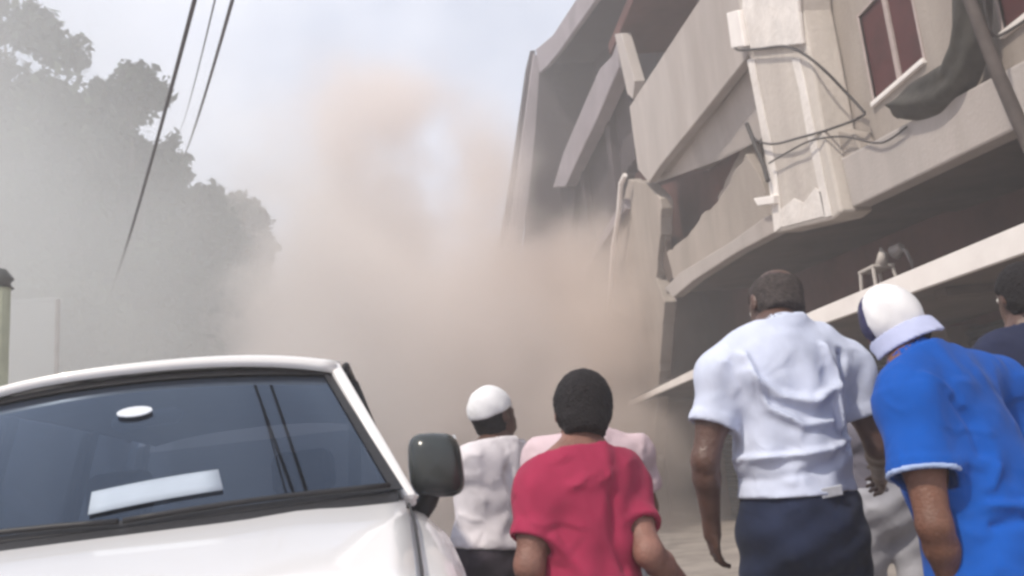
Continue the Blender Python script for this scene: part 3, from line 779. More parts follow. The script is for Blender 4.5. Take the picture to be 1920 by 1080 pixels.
# ================================================================== PEOPLE
M_skin = material('dark_brown_skin', (0.115, 0.062, 0.048), 0.42, 0.22, 9.0, 0.25, 70.0, spec=0.5)
M_skin2 = material('brown_skin', (0.19, 0.088, 0.058), 0.45, 0.22, 9.0, 0.25, 120.0, spec=0.35)
M_skin3 = material('light_brown_skin', (0.26, 0.13, 0.10), 0.5, 0.22, 9.0, 0.25, 120.0, spec=0.35)
M_hair = material('black_hair', (0.018, 0.015, 0.017), 0.75, 0.3, 60.0, 0.9, 160.0, spec=0.3)
M_grey_hair = material('cropped_greying_hair', (0.075, 0.062, 0.060), 0.8, 0.3, 60.0, 0.7, 160.0)
M_eye = material('eye_white', (0.70, 0.67, 0.63), 0.3, 0.05, 5.0)
def cloth(name, c, var=0.07, sc=9.0, c2=None): return material(name, c, 0.92, var, sc, 0.55, 12.0, spec=0.12, sheen=0.05, color2=c2, ridged=True)

def nrmv(v): v = np.asarray(v, float); return v/(np.linalg.norm(v)+1e-12)

class Field:
    """signed distance grid; shapes are blended in, then meshed by surface nets"""
    def __init__(s, lo, hi, h):
        s.h = h; s.lo = np.asarray(lo, float)
        s.n = np.ceil((np.asarray(hi)-s.lo)/h).astype(int)+1
        s.d = np.full(s.n, 0.5, np.float32)
        s.ax = [s.lo[i]+h*np.arange(s.n[i]) for i in range(3)]
    def sub(s, lo, hi):
        a = np.clip(np.floor((np.asarray(lo)-s.lo)/s.h).astype(int), 0, s.n-1)
        b = np.clip(np.ceil((np.asarray(hi)-s.lo)/s.h).astype(int)+1, 1, s.n)
        b = np.maximum(b, a+1)
        sl = tuple(slice(a[i], b[i]) for i in range(3))
        g = np.meshgrid(*[s.ax[i][sl[i]] for i in range(3)], indexing='ij')
        return sl, np.stack(g, -1)
    def put(s, fn, lo, hi, k=0.02, op='union'):
        m = k*1.2+3*s.h
        sl, p = s.sub(np.asarray(lo)-m, np.asarray(hi)+m)
        x = fn(p); d = s.d[sl]
        if op == 'union':
            if k > 0:
                h_ = np.clip(0.5+0.5*(d-x)/k, 0, 1); s.d[sl] = d*(1-h_)+x*h_-k*h_*(1-h_)
            else: s.d[sl] = np.minimum(d, x)
        elif op == 'cut': s.d[sl] = np.maximum(d, -x)
        return s
    def cone(s, a, b, ra, rb, k=0.02, op='union', flat=False, sq=None):
        a, b = np.asarray(a, float), np.asarray(b, float); ba = b-a; L = np.linalg.norm(ba); r = max(ra, rb)
        def fn(p):
            q = p-a; t = (q@ba)/(L*L)
            if flat:
                tc_ = np.clip(t, -0.3, 1.3)
                rd = np.linalg.norm(q-t[..., None]*ba, axis=-1)-(ra+(rb-ra)*tc_)
                return np.maximum(rd, np.maximum(-t*L, (t-1)*L))
            t = np.clip(t, 0, 1)
            return np.linalg.norm(q-t[..., None]*ba, axis=-1)-(ra+(rb-ra)*t)
        return s.put(fn, np.minimum(a, b)-r, np.maximum(a, b)+r, k, op)
    def ell(s, c, R, rr, k=0.02, op='union'):
        c = np.asarray(c, float); R = np.asarray(R, float); rr = np.asarray(rr, float)
        def fn(p):
            q = (p-c)@R.T
            k0 = np.linalg.norm(q/rr, axis=-1); k1 = np.linalg.norm(q/(rr*rr), axis=-1)+1e-9
            return k0*(k0-1)/k1
        return s.put(fn, c-rr.max(), c+rr.max(), k, op)
    def keep_side(s, pt, n):
        """keep what lies on the side n points away from"""
        n = nrmv(n); g = [s.ax[i] for i in range(3)]
        pl = (g[0][:, None, None]-pt[0])*n[0]+(g[1][None, :, None]-pt[1])*n[1]+(g[2][None, None, :]-pt[2])*n[2]
        s.d = np.maximum(s.d, pl.astype(np.float32)); return s
    def warp(s, fn, band=0.06):
        idx = np.argwhere(np.abs(s.d) < band)
        P = s.lo+idx*s.h
        s.d[tuple(idx.T)] += fn(P).astype(np.float32); return s
    def mesh(s, base):
        d = s.d; h = s.h
        d[0, :, :] = d[-1, :, :] = 0.5; d[:, 0, :] = d[:, -1, :] = 0.5; d[:, :, 0] = d[:, :, -1] = 0.5
        ins = d < 0
        c = np.zeros(np.array(d.shape)-1, np.int8)
        for i in (0, 1):
            for j in (0, 1):
                for k in (0, 1):
                    c += ins[i:d.shape[0]-1+i, j:d.shape[1]-1+j, k:d.shape[2]-1+k]
        act = (c > 0) & (c < 8)
        idx = np.argwhere(act); N = len(idx)
        num = np.full(act.shape, -1, np.int32); num[act] = np.arange(N)
        acc = np.zeros((N, 3)); cnt = np.zeros(N)
        corners = [(i, j, k) for i in (0, 1) for j in (0, 1) for k in (0, 1)]
        for a in corners:
            for ax in range(3):
                if a[ax] == 0:
                    b = list(a); b[ax] = 1
                    da = d[tuple((idx+a).T)]; db = d[tuple((idx+b).T)]
                    m = (da < 0) != (db < 0)
                    t = np.where(m, da/(da-db+1e-12), 0)
                    pt = np.array(a, float)+np.zeros((N, 3)); pt[:, ax] += t
                    acc[m] += pt[m]; cnt[m] += 1
        V = s.lo+(idx+acc/np.maximum(cnt, 1)[:, None])*h-np.asarray(base)
        F = []
        for ax in range(3):
            u, v = (ax+1) % 3, (ax+2) % 3
            sl0 = [slice(None)]*3; sl1 = [slice(None)]*3
            sl0[ax] = slice(0, -1); sl1[ax] = slice(1, None)
            A, B = ins[tuple(sl0)], ins[tuple(sl1)]
            e = np.argwhere(A != B)
            e = e[(e[:, u] > 0) & (e[:, v] > 0) & (e[:, u] < d.shape[u]-1) & (e[:, v] < d.shape[v]-1)]
            du = np.zeros(3, int); du[u] = 1; dv = np.zeros(3, int); dv[v] = 1
            q = np.stack([num[tuple((e-du-dv).T)], num[tuple((e-dv).T)], num[tuple(e.T)], num[tuple((e-du).T)]], 1)
            fl = ~A[tuple(e.T)]
            q[fl] = q[fl][:, ::-1]
            F.append(q)
        F = np.concatenate(F); F = F[(F >= 0).all(1)]
        # light smoothing
        for _ in range(1):
            S = np.zeros_like(V); n_ = np.zeros(len(V))
            for i in range(4):
                np.add.at(S, F[:, i], V[F[:, (i+1) % 4]]); np.add.at(n_, F[:, i], 1)
                np.add.at(S, F[:, i], V[F[:, i-1]]); np.add.at(n_, F[:, i], 1)
            V = V*0.6+0.4*S/np.maximum(n_, 1)[:, None]
        return V, F

def mesh_obj(name, V, F, m, parent):
    me = bpy.data.meshes.new(name); n = len(F)
    me.vertices.add(len(V)); me.vertices.foreach_set('co', np.asarray(V, np.float32).ravel())
    me.loops.add(n*4); me.loops.foreach_set('vertex_index', F.astype(np.int32).ravel())
    me.polygons.add(n); me.polygons.foreach_set('loop_start', np.arange(0, n*4, 4, dtype=np.int32))
    me.polygons.foreach_set('use_smooth', np.ones(n, bool))
    me.update(); me.validate(); me.materials.append(m)
    o = bpy.data.objects.new(name, me); COL.objects.link(o); o.parent = parent
    return o

def seg2(P, a, b):
    ba = b-a; t = np.clip(((P-a)@ba)/(ba@ba+1e-9), 0, 1)
    return np.linalg.norm(P-a-t[:, None]*ba, axis=1)

class Person:
    """J: joints as world points. L and R are as seen in the photo (left, right)."""
    def __init__(s, label, J, skin, H=1.75, h=0.008, gz=0.0, face=(0, 1, 0), look=None, group=None, curl=0.55):
        s.J = {k: np.asarray(v, float) for k, v in J.items()}; J = s.J; s.k = k = H/1.75; s.h = h
        across = nrmv(J['shR']-J['shL'])
        s.upT = nrmv(J['neck']-J['pelvis'])
        s.ax = nrmv(across-s.upT*(across@s.upT)); s.fw = np.cross(s.upT, s.ax)
        pz = np.array((J['pelvis'][0], J['pelvis'][1], gz))
        hipax = nrmv(np.array((s.ax[0], s.ax[1], 0)))
        hfw = nrmv(np.array((-hipax[1], hipax[0], 0)))
        J.setdefault('hipL', J['pelvis']-hipax*0.085*k-np.array((0, 0, .03*k)))
        J.setdefault('hipR', J['pelvis']+hipax*0.085*k-np.array((0, 0, .03*k)))
        st = s.step = J.pop('step', np.array((0.14, -0.12)))
        hipz = J['hipL'][2]-gz
        for sd, f_ in (('L', st[0]), ('R', st[1])):
            sgn = -1 if sd == 'L' else 1
            foot = pz+hipax*sgn*0.10*k+hfw*f_
            J.setdefault('an'+sd, foot+np.array((0, 0, 0.085*k)))
            mid = (J['hip'+sd]+J['an'+sd])/2+hfw*0.05*k+np.array((0, 0, 0.0)); J.setdefault('kn'+sd, mid)
        s.base = np.array((pz[0], pz[1], gz))
        s.hfw, s.hax = hfw, hipax
        pts = np.array(list(J.values()))
        s.lo = pts.min(0)-0.30*k; s.hi = pts.max(0)+0.30*k
        s.lo[2] = gz-0.02
        s.root = empty('person', tuple(s.base)); tag(s.root, label, 'person', group)
        look = nrmv(look if look is not None else s.fw)
        hu = nrmv(J['head']-J['neck']); s.hu = nrmv(hu*0.6+np.array((0, 0, 0.4)))
        if 'hup' in J: s.hu = nrmv(J.pop('hup'))
        s.hf = nrmv(look-s.hu*(look@s.hu)); s.hx = np.cross(s.hf, s.hu)   # to the person's right
        s.R = np.stack([s.ax, s.fw, s.upT]); s.HR = np.stack([s.hx, s.hf, s.hu])
        s.skin = skin; s.curl = curl
        s.body()
    def hp(s, x, y, z):       # point in head space (metres at H = 1.75)
        return s.J['head']+(s.hx*x+s.hf*y+s.hu*z)*s.k
    def torso(s, F, grow=0.0, k=0.05, fat=1.0):
        J, u = s.J, s.k; p, n, c = J['pelvis'], J['neck'], J['chest']
        F.ell(p+s.upT*0.02, s.R, np.array((.165*fat, .118*fat, .13))*u+grow, k)
        F.ell(p*0.52+c*0.48, s.R, np.array((.150*fat, .108*fat, .17))*u+grow, k)
        F.ell(c+s.fw*0.0, s.R, np.array((.168*fat, .115*fat, .19))*u+grow, k)
        F.ell(c*0.45+n*0.55-s.fw*0.015, s.R, np.array((.155, .085, .10))*u+grow, k)
        sl, sr = J['shL'], J['shR']
        F.cone(sl, n*0.6+c*0.4, .055*u+grow, .075*u+grow, k); F.cone(sr, n*0.6+c*0.4, .055*u+grow, .075*u+grow, k)
        top = n+s.upT*0.015*u
        F.cone(sl+s.upT*0.015, top, .044*u+grow, .050*u+grow, k); F.cone(sr+s.upT*0.015, top, .044*u+grow, .050*u+grow, k)
        return F
    def hand(s, F, el, wr, sd):
        u = s.k; ax = nrmv(wr-el)
        med = s.ax*(1 if sd == 'L' else -1)
        pn = nrmv(med-ax*(med@ax))            # palm looks at the thigh
        wd = nrmv(np.cross(ax, pn)); fwd = s.fw*1.0
        if wd@fwd < 0: wd = -wd               # towards the thumb
        pc = wr+ax*0.052*u
        F.cone(wr, wr+ax*0.03*u, .026*u, .028*u, .012)
        F.ell(pc, np.stack([wd, pn, ax]), np.array((.040, .016, .052))*u, .012)
        Ls = (.070, .080, .074, .058)
        for i in range(4):
            o = (1.5-i)*0.0195*u
            a = wr+ax*(0.090-0.004*abs(i-1))*u+wd*o
            d1 = nrmv(ax+pn*s.curl*0.5+wd*0.05*(1.5-i)); d2 = nrmv(ax+pn*s.curl*1.5); d3 = nrmv(ax*0.7+pn*s.curl*2.3)
            L = Ls[i]*u
            b = a+d1*L*.42; c = b+d2*L*.33; e = c+d3*L*.27
            F.cone(a-ax*0.02, b, .0098*u, .0092*u, .005); F.cone(b, c, .0092*u, .0085*u, .003); F.cone(c, e, .0085*u, .0075*u, .003)
        a = wr+ax*0.025*u+wd*0.026*u
        b = a+nrmv(ax*0.75+wd*0.6+pn*0.25)*0.045*u; c = b+nrmv(ax+wd*0.15+pn*0.35)*0.032*u
        F.cone(a, b, .0145*u, .0115*u, .008); F.cone(b, c, .0115*u, .009*u, .003)
    def head(s, F):
        u = s.k; hp = s.hp
        F.cone(s.J['neck']-s.upT*0.03, hp(0, -0.015, -0.075), .062*u, .055*u, .03)
        F.ell(hp(0, -0.012, 0.022), s.HR, np.array((.076, .096, .090))*u, .02)
        F.ell(hp(0, 0.030, -0.040), s.HR, np.array((.060, .064, .085))*u, .03)
        F.ell(hp(0, 0.070, -0.098), s.HR, np.array((.028, .022, .020))*u, .02)
        F.cone(hp(-.032, .082, .022), hp(.032, .082, .022), .012*u, .012*u, .012)
        F.cone(hp(0, .090, .008), hp(0, .108, -.030), .009*u, .013*u, .008)
        F.ell(hp(0, .100, -.036), s.HR, np.array((.020, .013, .010))*u, .006)
        F.cone(hp(-.022, .088, -.064), hp(.022, .088, -.064), .009*u, .009*u, .006); F.cone(hp(-.018, .087, -.076), hp(.018, .087, -.076), .009*u, .009*u, .005)
        for q in (-1, 1):
            F.ell(hp(q*.034, .086, .002), s.HR, np.array((.016, .010, .009))*u, 0, 'cut')
            F.ell(hp(q*.078, -.006, -.008), s.HR, np.array((.010, .020, .033))*u, .008)
            F.ell(hp(q*.086, .004, -.006), s.HR, np.array((.006, .010, .018))*u, 0, 'cut')
    def body(s):
        J, u = s.J, s.k
        F = Field(s.lo, s.hi, s.h)
        s.torso(F); s.head(F)
        for q in 'LR':
            sh, el, wr = J['sh'+q], J['el'+q], J['wr'+q]
            F.cone(sh, sh*.45+el*.55, .056*u, .049*u, .03); F.cone(sh*.45+el*.55, el, .049*u, .040*u, .02)
            m = el*.72+wr*.28; F.cone(el, m, .040*u, .041*u, .02); F.cone(m, wr, .041*u, .026*u, .015)
            s.hand(F, el, wr, q)
            hip, kn, an = J['hip'+q], J['kn'+q], J['an'+q]
            F.cone(hip, kn, .092*u, .058*u, .05)
            m = kn*.68+an*.32-s.hfw*0.018; F.cone(kn, m, .056*u, .056*u, .03); F.cone(m, an, .054*u, .040*u, .02)
            F.cone(an-np.array((0, 0, .03*u)), an+s.hfw*.14*u-np.array((0, 0, .05*u)), .040*u, .032*u, .02)
        V, Fc = F.mesh(s.base); mesh_obj('body', V, Fc, s.skin, s.root)
        e = MB()
        for q in (-1, 1):
            c = s.hp(q*.034, .078, .002)-s.base
            vv = []; ff = []; n = 10
            for j in range(7):
                for i in range(n):
                    a, b = 2*math.pi*i/n, math.pi*j/6
                    vv.append(c+0.0125*u*np.array((math.sin(b)*math.cos(a), math.sin(b)*math.sin(a), math.cos(b))))
            for j in range(6):
                for i in range(n): ff.append([j*n+i, j*n+(i+1) % n, (j+1)*n+(i+1) % n, (j+1)*n+i])
            MB().add(vv, ff).build('eye', M_eye, s.root, smooth=True)
    def hair(s, m, thick=0.010, nape=-0.055, top=True, bald=False, name='hair', rough=0.003):
        u = s.k; F = Field(s.J['head']-0.2, s.J['head']+0.2, min(s.h, 0.007))
        F.ell(s.hp(0, -0.014, 0.024), s.HR, np.array((.0785, .098, .092))*u+thick, .0)
        F.ell(s.hp(0, -0.045, -0.045), s.HR, np.array((.066, .058, .052))*u+thick, .03)
        F.keep_side(s.hp(0, -.10, nape), -s.hu-s.hf*0.25)
        F.keep_side(s.hp(0, .075, .055), s.hf*1.0-s.hu*0.75)
        if bald: F.ell(s.hp(0, -0.02, 0.085), s.HR, np.array((.070, .094, .058))*u, 0, 'cut')
        for q in (-1, 1):
            F.ell(s.hp(q*.104, -.045, -.080), s.HR, np.array((.045, .075, .058))*u, 0, 'cut')
            F.ell(s.hp(q*.09, .03, -.02), s.HR, np.array((.03, .035, .045))*u, 0, 'cut')
        F.warp(lambda P: rough*(np.sin(P[:, 0]*170)*np.sin(P[:, 1]*150+1)*np.sin(P[:, 2]*160+2)))
        V, Fc = F.mesh(s.base); return mesh_obj(name, V, Fc, m, s.root)
    def shirt(s, m, sleeve=0.62, hem=0.0, grow=0.018, fat=1.05, folds=(), noise=0.006, sleeve_r=(0.074, 0.078), collar=True, seed=0, name='shirt', long=False, bulge=0.0, collar_mat=None, cuff_mat=None):
        J, u = s.J, s.k
        F = Field(s.lo, s.hi, s.h)
        s.torso(F, grow, 0.06, fat)
        hemp = J['pelvis']+s.upT*hem*u
        F.cone(J['pelvis']+s.upT*(hem-0.05)*u, J['chest'], (.140*fat+bulge)*u+grow*0.5, (.12)*u+grow*0.5, 0.05)
        if hem < 0:
            F.ell(J['pelvis']-s.upT*0.06*u, s.R, np.array((.175*fat, .135*fat, .16))*u+grow, .05)
        ends = {}
        for q in 'LR':
            sh, el, wr = J['sh'+q], J['el'+q], J['wr'+q]
            if long:
                F.cone(sh, el, sleeve_r[0]*u, .056*u, .04); F.cone(el, wr, .056*u, .044*u, .02)
            else:
                e = sh+(el-sh)*sleeve
                F.cone(sh-(el-sh)*0.02, e, sleeve_r[0]*u, sleeve_r[1]*u, 0.035, flat=True)
                ends[q] = (sh, el, e)
        F.cone(J['neck']-s.upT*0.05*u, J['neck']+s.upT*0.015*u, .085*u, .070*u, .04)
        F.keep_side(hemp, -s.upT)
        F.keep_side(J['neck']+s.upT*(0.028*u)-s.fw*0.05, s.upT+s.fw*0.45)
        rg = np.random.default_rng(seed)
        ph = rg.uniform(0, 6.28, 12)
        O = J['chest']
        def wr_(P):
            q = (P-O)@s.R.T; x, y, z = q.T
            a = np.arctan2(y, x)
            wx = x+0.03*np.sin(9*z+ph[0])+0.02*np.sin(17*z+3*a+ph[1]); wz = z+0.03*np.sin(11*x+ph[2])+0.02*np.sin(3*a+ph[3])
            low = np.clip((0.10-z)/0.35, 0.25, 1.3)
            n1 = np.sin(34*wz+9*wx+ph[4])*np.sin(8*wx+5*wz+ph[5])
            n2 = np.sin(48*wx-26*wz+ph[6])*np.sin(13*wz+ph[7])
            n3 = np.sin(70*wz+40*np.abs(wx)+ph[8])*np.sin(21*wx+ph[9])
            dd = noise*(n1*low+0.6*n2+0.35*n3*low)
            back = y < 0.02
            for pts, amp, wid in folds:
                pp = [np.array(at_y(*p_)) for p_ in pts] if len(pts[0]) == 3 else pts
                pp = [((v_-O)@s.R.T)[[0, 2]] for v_ in pp]
                D = np.full(len(P), 9.0); X2 = np.stack([x, z], 1)
                for a_, b_ in zip(pp, pp[1:]): D = np.minimum(D, seg2(X2, a_, b_))
                dd = dd-np.where(back, amp*np.exp(-(D/wid)**2), 0)
            return dd
        F.warp(wr_)
        for q, (sh, el, e) in ends.items():
            d_ = nrmv(el-sh)
            F.cone(e-d_*0.030*u, e-d_*0.002*u, sleeve_r[1]*u, sleeve_r[1]*u+0.002, .012, flat=True)
            F.cone(e-d_*0.025*u, e+d_*0.03*u, sleeve_r[1]*u-0.016, sleeve_r[1]*u-0.013, 0, 'cut', flat=True)
        F.keep_side(hemp, -s.upT)
        V, Fc = F.mesh(s.base); so = mesh_obj(name, V, Fc, m, s.root)
        if collar:
            C = Field(J['neck']-0.2, J['neck']+0.2, min(s.h, .007))
            t = nrmv(s.upT*1.0+s.fw*0.38); n0 = J['neck']+s.upT*0.005*u
            C.cone(n0-t*0.030*u, n0+t*0.030*u, .092*u, .066*u, 0, flat=True)
            C.cone(n0-t*0.06*u, n0+t*0.06*u, .082*u, .052*u, 0, 'cut', flat=True)
            C.warp(lambda P: 0.0015*np.sin(60*P[:, 0]+40*P[:, 2]))
            V, Fc = C.mesh(s.base); mesh_obj('collar', V, Fc, collar_mat or m, so)
        if cuff_mat:
            for q, (sh, el, e) in ends.items():
                d_ = nrmv(el-sh); lo = e-0.13; hi = e+0.13
                C = Field(lo, hi, min(s.h, .006))
                C.cone(e-d_*0.012*u, e+d_*0.003*u, sleeve_r[1]*u+.005, sleeve_r[1]*u+.006, 0, flat=True)
                C.cone(e-d_*0.05*u, e+d_*0.05*u, sleeve_r[1]*u-.007, sleeve_r[1]*u-.006, 0, 'cut', flat=True)
                V, Fc = C.mesh(s.base); mesh_obj('cuff', V, Fc, cuff_mat, so)
        return so
    def trousers(s, m, waist=0.10, grow=0.014, leg=1.15, seed=3, belt=None, name='trousers'):
        J, u = s.J, s.k
        F = Field(s.lo, s.hi, s.h)
        p = J['pelvis']
        F.ell(p+s.upT*0.02, s.R, np.array((.168, .124, .14))*u+grow, .04)
        F.ell(p-s.fw*0.05*u-np.array((0, 0, .05*u)), s.R, np.array((.145, .095, .11))*u+grow, .05)
        F.cone(p, p+s.upT*(waist+0.02)*u, .142*u+grow, .128*u+grow, .04)
        for q in 'LR':
            hip, kn, an = J['hip'+q], J['kn'+q], J['an'+q]
            F.cone(hip, kn, .098*u*leg, .066*u*leg, .04); F.cone(kn, an-np.array((0, 0, .03)), .066*u*leg, .058*u*leg, .03)
        F.keep_side(p+s.upT*waist*u, s.upT)
        F.keep_side(np.array((0, 0, J['anL'][2]*0.5+J['anR'][2]*0.5-0.055*u)), (0, 0, -1))
        rg = np.random.default_rng(seed); ph = rg.uniform(0, 6.28, 6)
        F.warp(lambda P: 0.006*np.sin(30*P[:, 2]+14*P[:, 0]+ph[0])*np.sin(11*P[:, 0]+6*P[:, 2]+ph[1])+0.004*np.sin(55*P[:, 2]-30*P[:, 0]+ph[2]))
        V, Fc = F.mesh(s.base); to = mesh_obj(name, V, Fc, m, s.root)
        if belt:
            C = Field(p-0.35, p+0.35, s.h)
            q = p+s.upT*(waist-0.018)*u
            C.ell(q, s.R, np.array((.152, .128, .30))*u+grow, 0)
            C.keep_side(q+s.upT*0.018*u, s.upT); C.keep_side(q-s.upT*0.018*u, -s.upT)
            V, Fc = C.mesh(s.base); mesh_obj('belt', V, Fc, belt, to)
        return to
    def shoes(s, m):
        u = s.k
        for q in 'LR':
            an = s.J['an'+q]; C = Field(an-0.3, an+0.3, .012)
            g = np.array((0, 0, 1.0))
            C.cone(an-g*.035*u-s.hfw*.03, an-g*.045*u+s.hfw*.15*u, .048*u, .042*u, .02); C.cone(an, an-g*.03*u, .05*u, .05*u, .03)
            C.keep_side(s.base+g*0.004, -g)
            V, Fc = C.mesh(s.base); mesh_obj('shoe', V, Fc, m, s.root)
    def cap(s, m, tilt=0.0, brim=None, brim_dir=1, deep=0.0, size=0.014, brim_len=.075, name='cap', panel=None, panel_dir=-1):
        u = s.k; h = min(s.h, .007)
        F = Field(s.J['head']-0.27, s.J['head']+0.27, h)
        F.ell(s.hp(0, -0.012, 0.030), s.HR, np.array((.080, .100, .098))*u+size, 0)
        F.keep_side(s.hp(0, 0, 0.018-deep), -s.hu+s.hf*tilt)
        F.warp(lambda P: 0.0012*np.sin(80*P[:, 2]+50*P[:, 0]))
        full = F.d.copy()
        bd = s.hf*brim_dir
        if panel is not None:
            sv = nrmv(s.hf-s.hx*1.3); F.keep_side(s.hp(-.022, 0.0, 0), sv)
        V, Fc = F.mesh(s.base); co = mesh_obj(name, V, Fc, m if panel is None else panel, s.root)
        if panel is not None:
            F.d = full; F.keep_side(s.hp(-.022, 0.0, 0), -sv)
            V, Fc = F.mesh(s.base); mesh_obj('cap_back', V, Fc, m, co)
        if brim is not None:
            B = Field(s.J['head']-0.3, s.J['head']+0.3, min(h, .006))
            if brim_dir > 0:
                c = s.hp(0, 0, .020-deep)+bd*0.085*u
                dn = nrmv(bd*1.0-s.hu*0.38); nn = np.cross(s.hx, dn)
                B.ell(c+dn*brim_len*0.36*u, np.stack([s.hx, dn, nn]), np.array((.082, brim_len, .0135))*u, 0)
            else:                       # visor turned to the back, hanging down round the nape
                c = s.hp(0, -.026, .022-deep); e = c-s.hu*brim_len*u-s.hf*0.012*u
                B.cone(c, e, .094*u, .109*u, 0, flat=True)
                B.cone(c+(c-e)*0.1, e+(e-c)*0.1, .083*u, .099*u, 0, 'cut', flat=True)
                B.keep_side(s.hp(0, -.030, 0), s.hf)
                for q in (-1, 1): B.ell(s.hp(q*.125, -.03, -.045-deep), s.HR, np.array((.052, .06, .062))*u, 0, 'cut')
            V, Fc = B.mesh(s.base); mesh_obj('brim', V, Fc, brim, co)
            G = Field(s.J['head']-0.27, s.J['head']+0.27, min(h, .006))
            G.ell(s.hp(0, -0.012, 0.030), s.HR, np.array((.080, .100, .098))*u+size+.004, 0)
            G.keep_side(s.hp(0, 0, 0.019-deep), -s.hu+s.hf*tilt); G.keep_side(s.hp(0, 0, 0.036-deep), s.hu-s.hf*tilt)
            V, Fc = G.mesh(s.base); mesh_obj('cap_band', V, Fc, brim, co)
        # seam button and stitched band
        return co

def px(p): return at_y(*p)
def joints(**k): return {a: (px(b) if len(b) == 3 and a != 'step' and a != 'hup' else np.array(b)) for a, b in k.items()}

M_white_shirt = cloth('pale_blue_white_cotton', (0.585, 0.635, 0.78))
M_jeans = cloth('navy_denim', (0.019, 0.027, 0.060), 0.25, 5.0)
M_red = cloth('crimson_cotton', (0.34, 0.030, 0.078), 0.10, 5.0)
M_blue = cloth('bright_blue_pique', (0.006, 0.083, 0.40), 0.10, 5.0)
M_white_tee = cloth('white_tee_cotton', (0.74, 0.70, 0.73))
M_pink = cloth('pale_pink_cotton', (0.66, 0.52, 0.56))
M_grey_tr = cloth('light_grey_trouser_cloth', (0.42, 0.42, 0.46))
M_dark_tr = cloth('dark_trouser_cloth', (0.045, 0.036, 0.048), 0.15, 6.0)
M_greyshirt = cloth('grey_shirt_cloth', (0.16, 0.15, 0.18))
M_navy = cloth('dark_navy_cloth', (0.022, 0.028, 0.065), 0.15, 6.0)
M_cap = cloth('white_cap_cloth', (0.78, 0.78, 0.80))
M_capnavy = cloth('navy_cap_cloth', (0.045, 0.045, 0.11))
M_lav = cloth('lavender_brim_cloth', (0.46, 0.50, 0.70))
M_shoe = material('dark_shoe', (0.04, 0.035, 0.035), 0.6, 0.1, 10.0)
M_belt = material('dark_belt', (0.03, 0.028, 0.035), 0.5, 0.1, 10.0)
M_patch = material('pale_waist_patch', (0.55, 0.56, 0.60), 0.8, 0.1, 30.0)
M_piping = cloth('pale_blue_piping', (0.36, 0.46, 0.70))

# --- man in the pale shirt
Yl = 2.75
p1 = Person('tall bald man from behind in a pale blue white shirt and navy jeans', joints(
    head=(1452, 572, Yl+.06), neck=(1457, 622, Yl), chest=(1470, 742, Yl), pelvis=(1500, 968, Yl),
    shL=(1354, 706, Yl-.02), shR=(1586, 690, Yl+.02), elL=(1322, 862, Yl-.03), wrL=(1334, 985, Yl+.06),
    elR=(1648, 838, Yl+.02), wrR=(1650, 890, Yl+.30), step=(0.10, -0.10)), M_skin, H=1.80, h=0.0075, gz=0.146, look=(-0.10, 1, 0.12))
p1.hair(M_grey_hair, 0.004, -0.05, bald=True, rough=0.001)
Yb = Yl-.1
p1.shirt(M_white_shirt, 0.60, 0.060, 0.020, 1.05, seed=4, noise=0.009, sleeve_r=(0.066, 0.072), folds=[
    ([(1388, 668, Yb), (1404, 712, Yb), (1450, 748, Yb), (1510, 758, Yb), (1556, 728, Yb)], 0.028, 0.017),
    ([(1392, 700, Yb), (1430, 768, Yb), (1490, 800, Yb), (1548, 792, Yb)], 0.022, 0.013),
    ([(1540, 650, Yb), (1558, 700, Yb), (1566, 760, Yb), (1580, 800, Yb)], 0.026, 0.012),
    ([(1580, 660, Yb), (1584, 740, Yb), (1590, 840, Yb)], -0.026, 0.012),
    ([(1400, 860, Yb), (1470, 856, Yb), (1540, 846, Yb), (1596, 822, Yb)], 0.020, 0.012),
    ([(1420, 900, Yb), (1490, 888, Yb), (1560, 862, Yb)], -0.010, 0.014)])
tr = p1.trousers(M_jeans, 0.095, 0.010, 1.2, 5)
c = at_y(1562, 922, Yl-.16)-p1.base
MB().prism([c+np.array((-.035, 0, -.018)), c+np.array((.035, .008, -.012)), c+np.array((.035, .008, .018)), c+np.array((-.035, 0, .012))], (0, .012, 0)).build('waist_patch', M_patch, tr, bevel=0.003)
p1.shoes(M_shoe)

# --- man in the blue polo shirt
Yu = 2.35
p2 = Person('man in a bright blue polo shirt with a white and navy cap worn backwards', joints(
    head=(1681, 617, Yu+.08), neck=(1713, 680, Yu), chest=(1792, 838, Yu-.02), pelvis=(1880, 1085, Yu-.08),
    shL=(1706, 752, Yu-.10), shR=(1866, 722, Yu+.14), elL=(1752, 985, Yu-.18), wrL=(1800, 1135, Yu-.10),
    elR=(1935, 930, Yu+.16), wrR=(1950, 1100, Yu+.25), step=(0.12, -0.15), hup=(-0.34, 0.10, 1)), M_skin2, H=1.78, h=0.0075, gz=0.146, look=(0.34, 0.93, 0.12))
p2.hair(M_hair, 0.001, -0.05)
Yb = Yu-.13
p2.shirt(M_blue, 0.62, -0.02, 0.020, 1.10, seed=9, noise=0.006, sleeve_r=(0.080, 0.086), cuff_mat=M_piping, folds=[
    ([(1700, 712, Yb), (1740, 740, Yb), (1775, 770, Yb)], 0.010, 0.010),
    ([(1760, 760, Yb), (1790, 800, Yb), (1800, 860, Yb)], -0.014, 0.016),
    ([(1800, 964, Yb), (1850, 966, Yb), (1905, 944, Yb)], 0.016, 0.012),
    ([(1800, 1000, Yb), (1860, 988, Yb), (1920, 950, Yb)], -0.012, 0.012),
    ([(1815, 890, Yb), (1800, 930, Yb)], 0.012, 0.010),
    ([(1840, 1050, Yb), (1920, 1010, Yb)], 0.010, 0.012)])
p2.trousers(cloth('blue_denim', (0.08, 0.12, 0.26), 0.2, 6.0), 0.09, 0.010, 1.15, 6)
p2.shoes(M_shoe)
p2.cap(M_capnavy, tilt=0.1, brim=M_lav, brim_dir=-1, deep=0.035, size=0.006, brim_len=.056, panel=M_cap, panel_dir=-1)

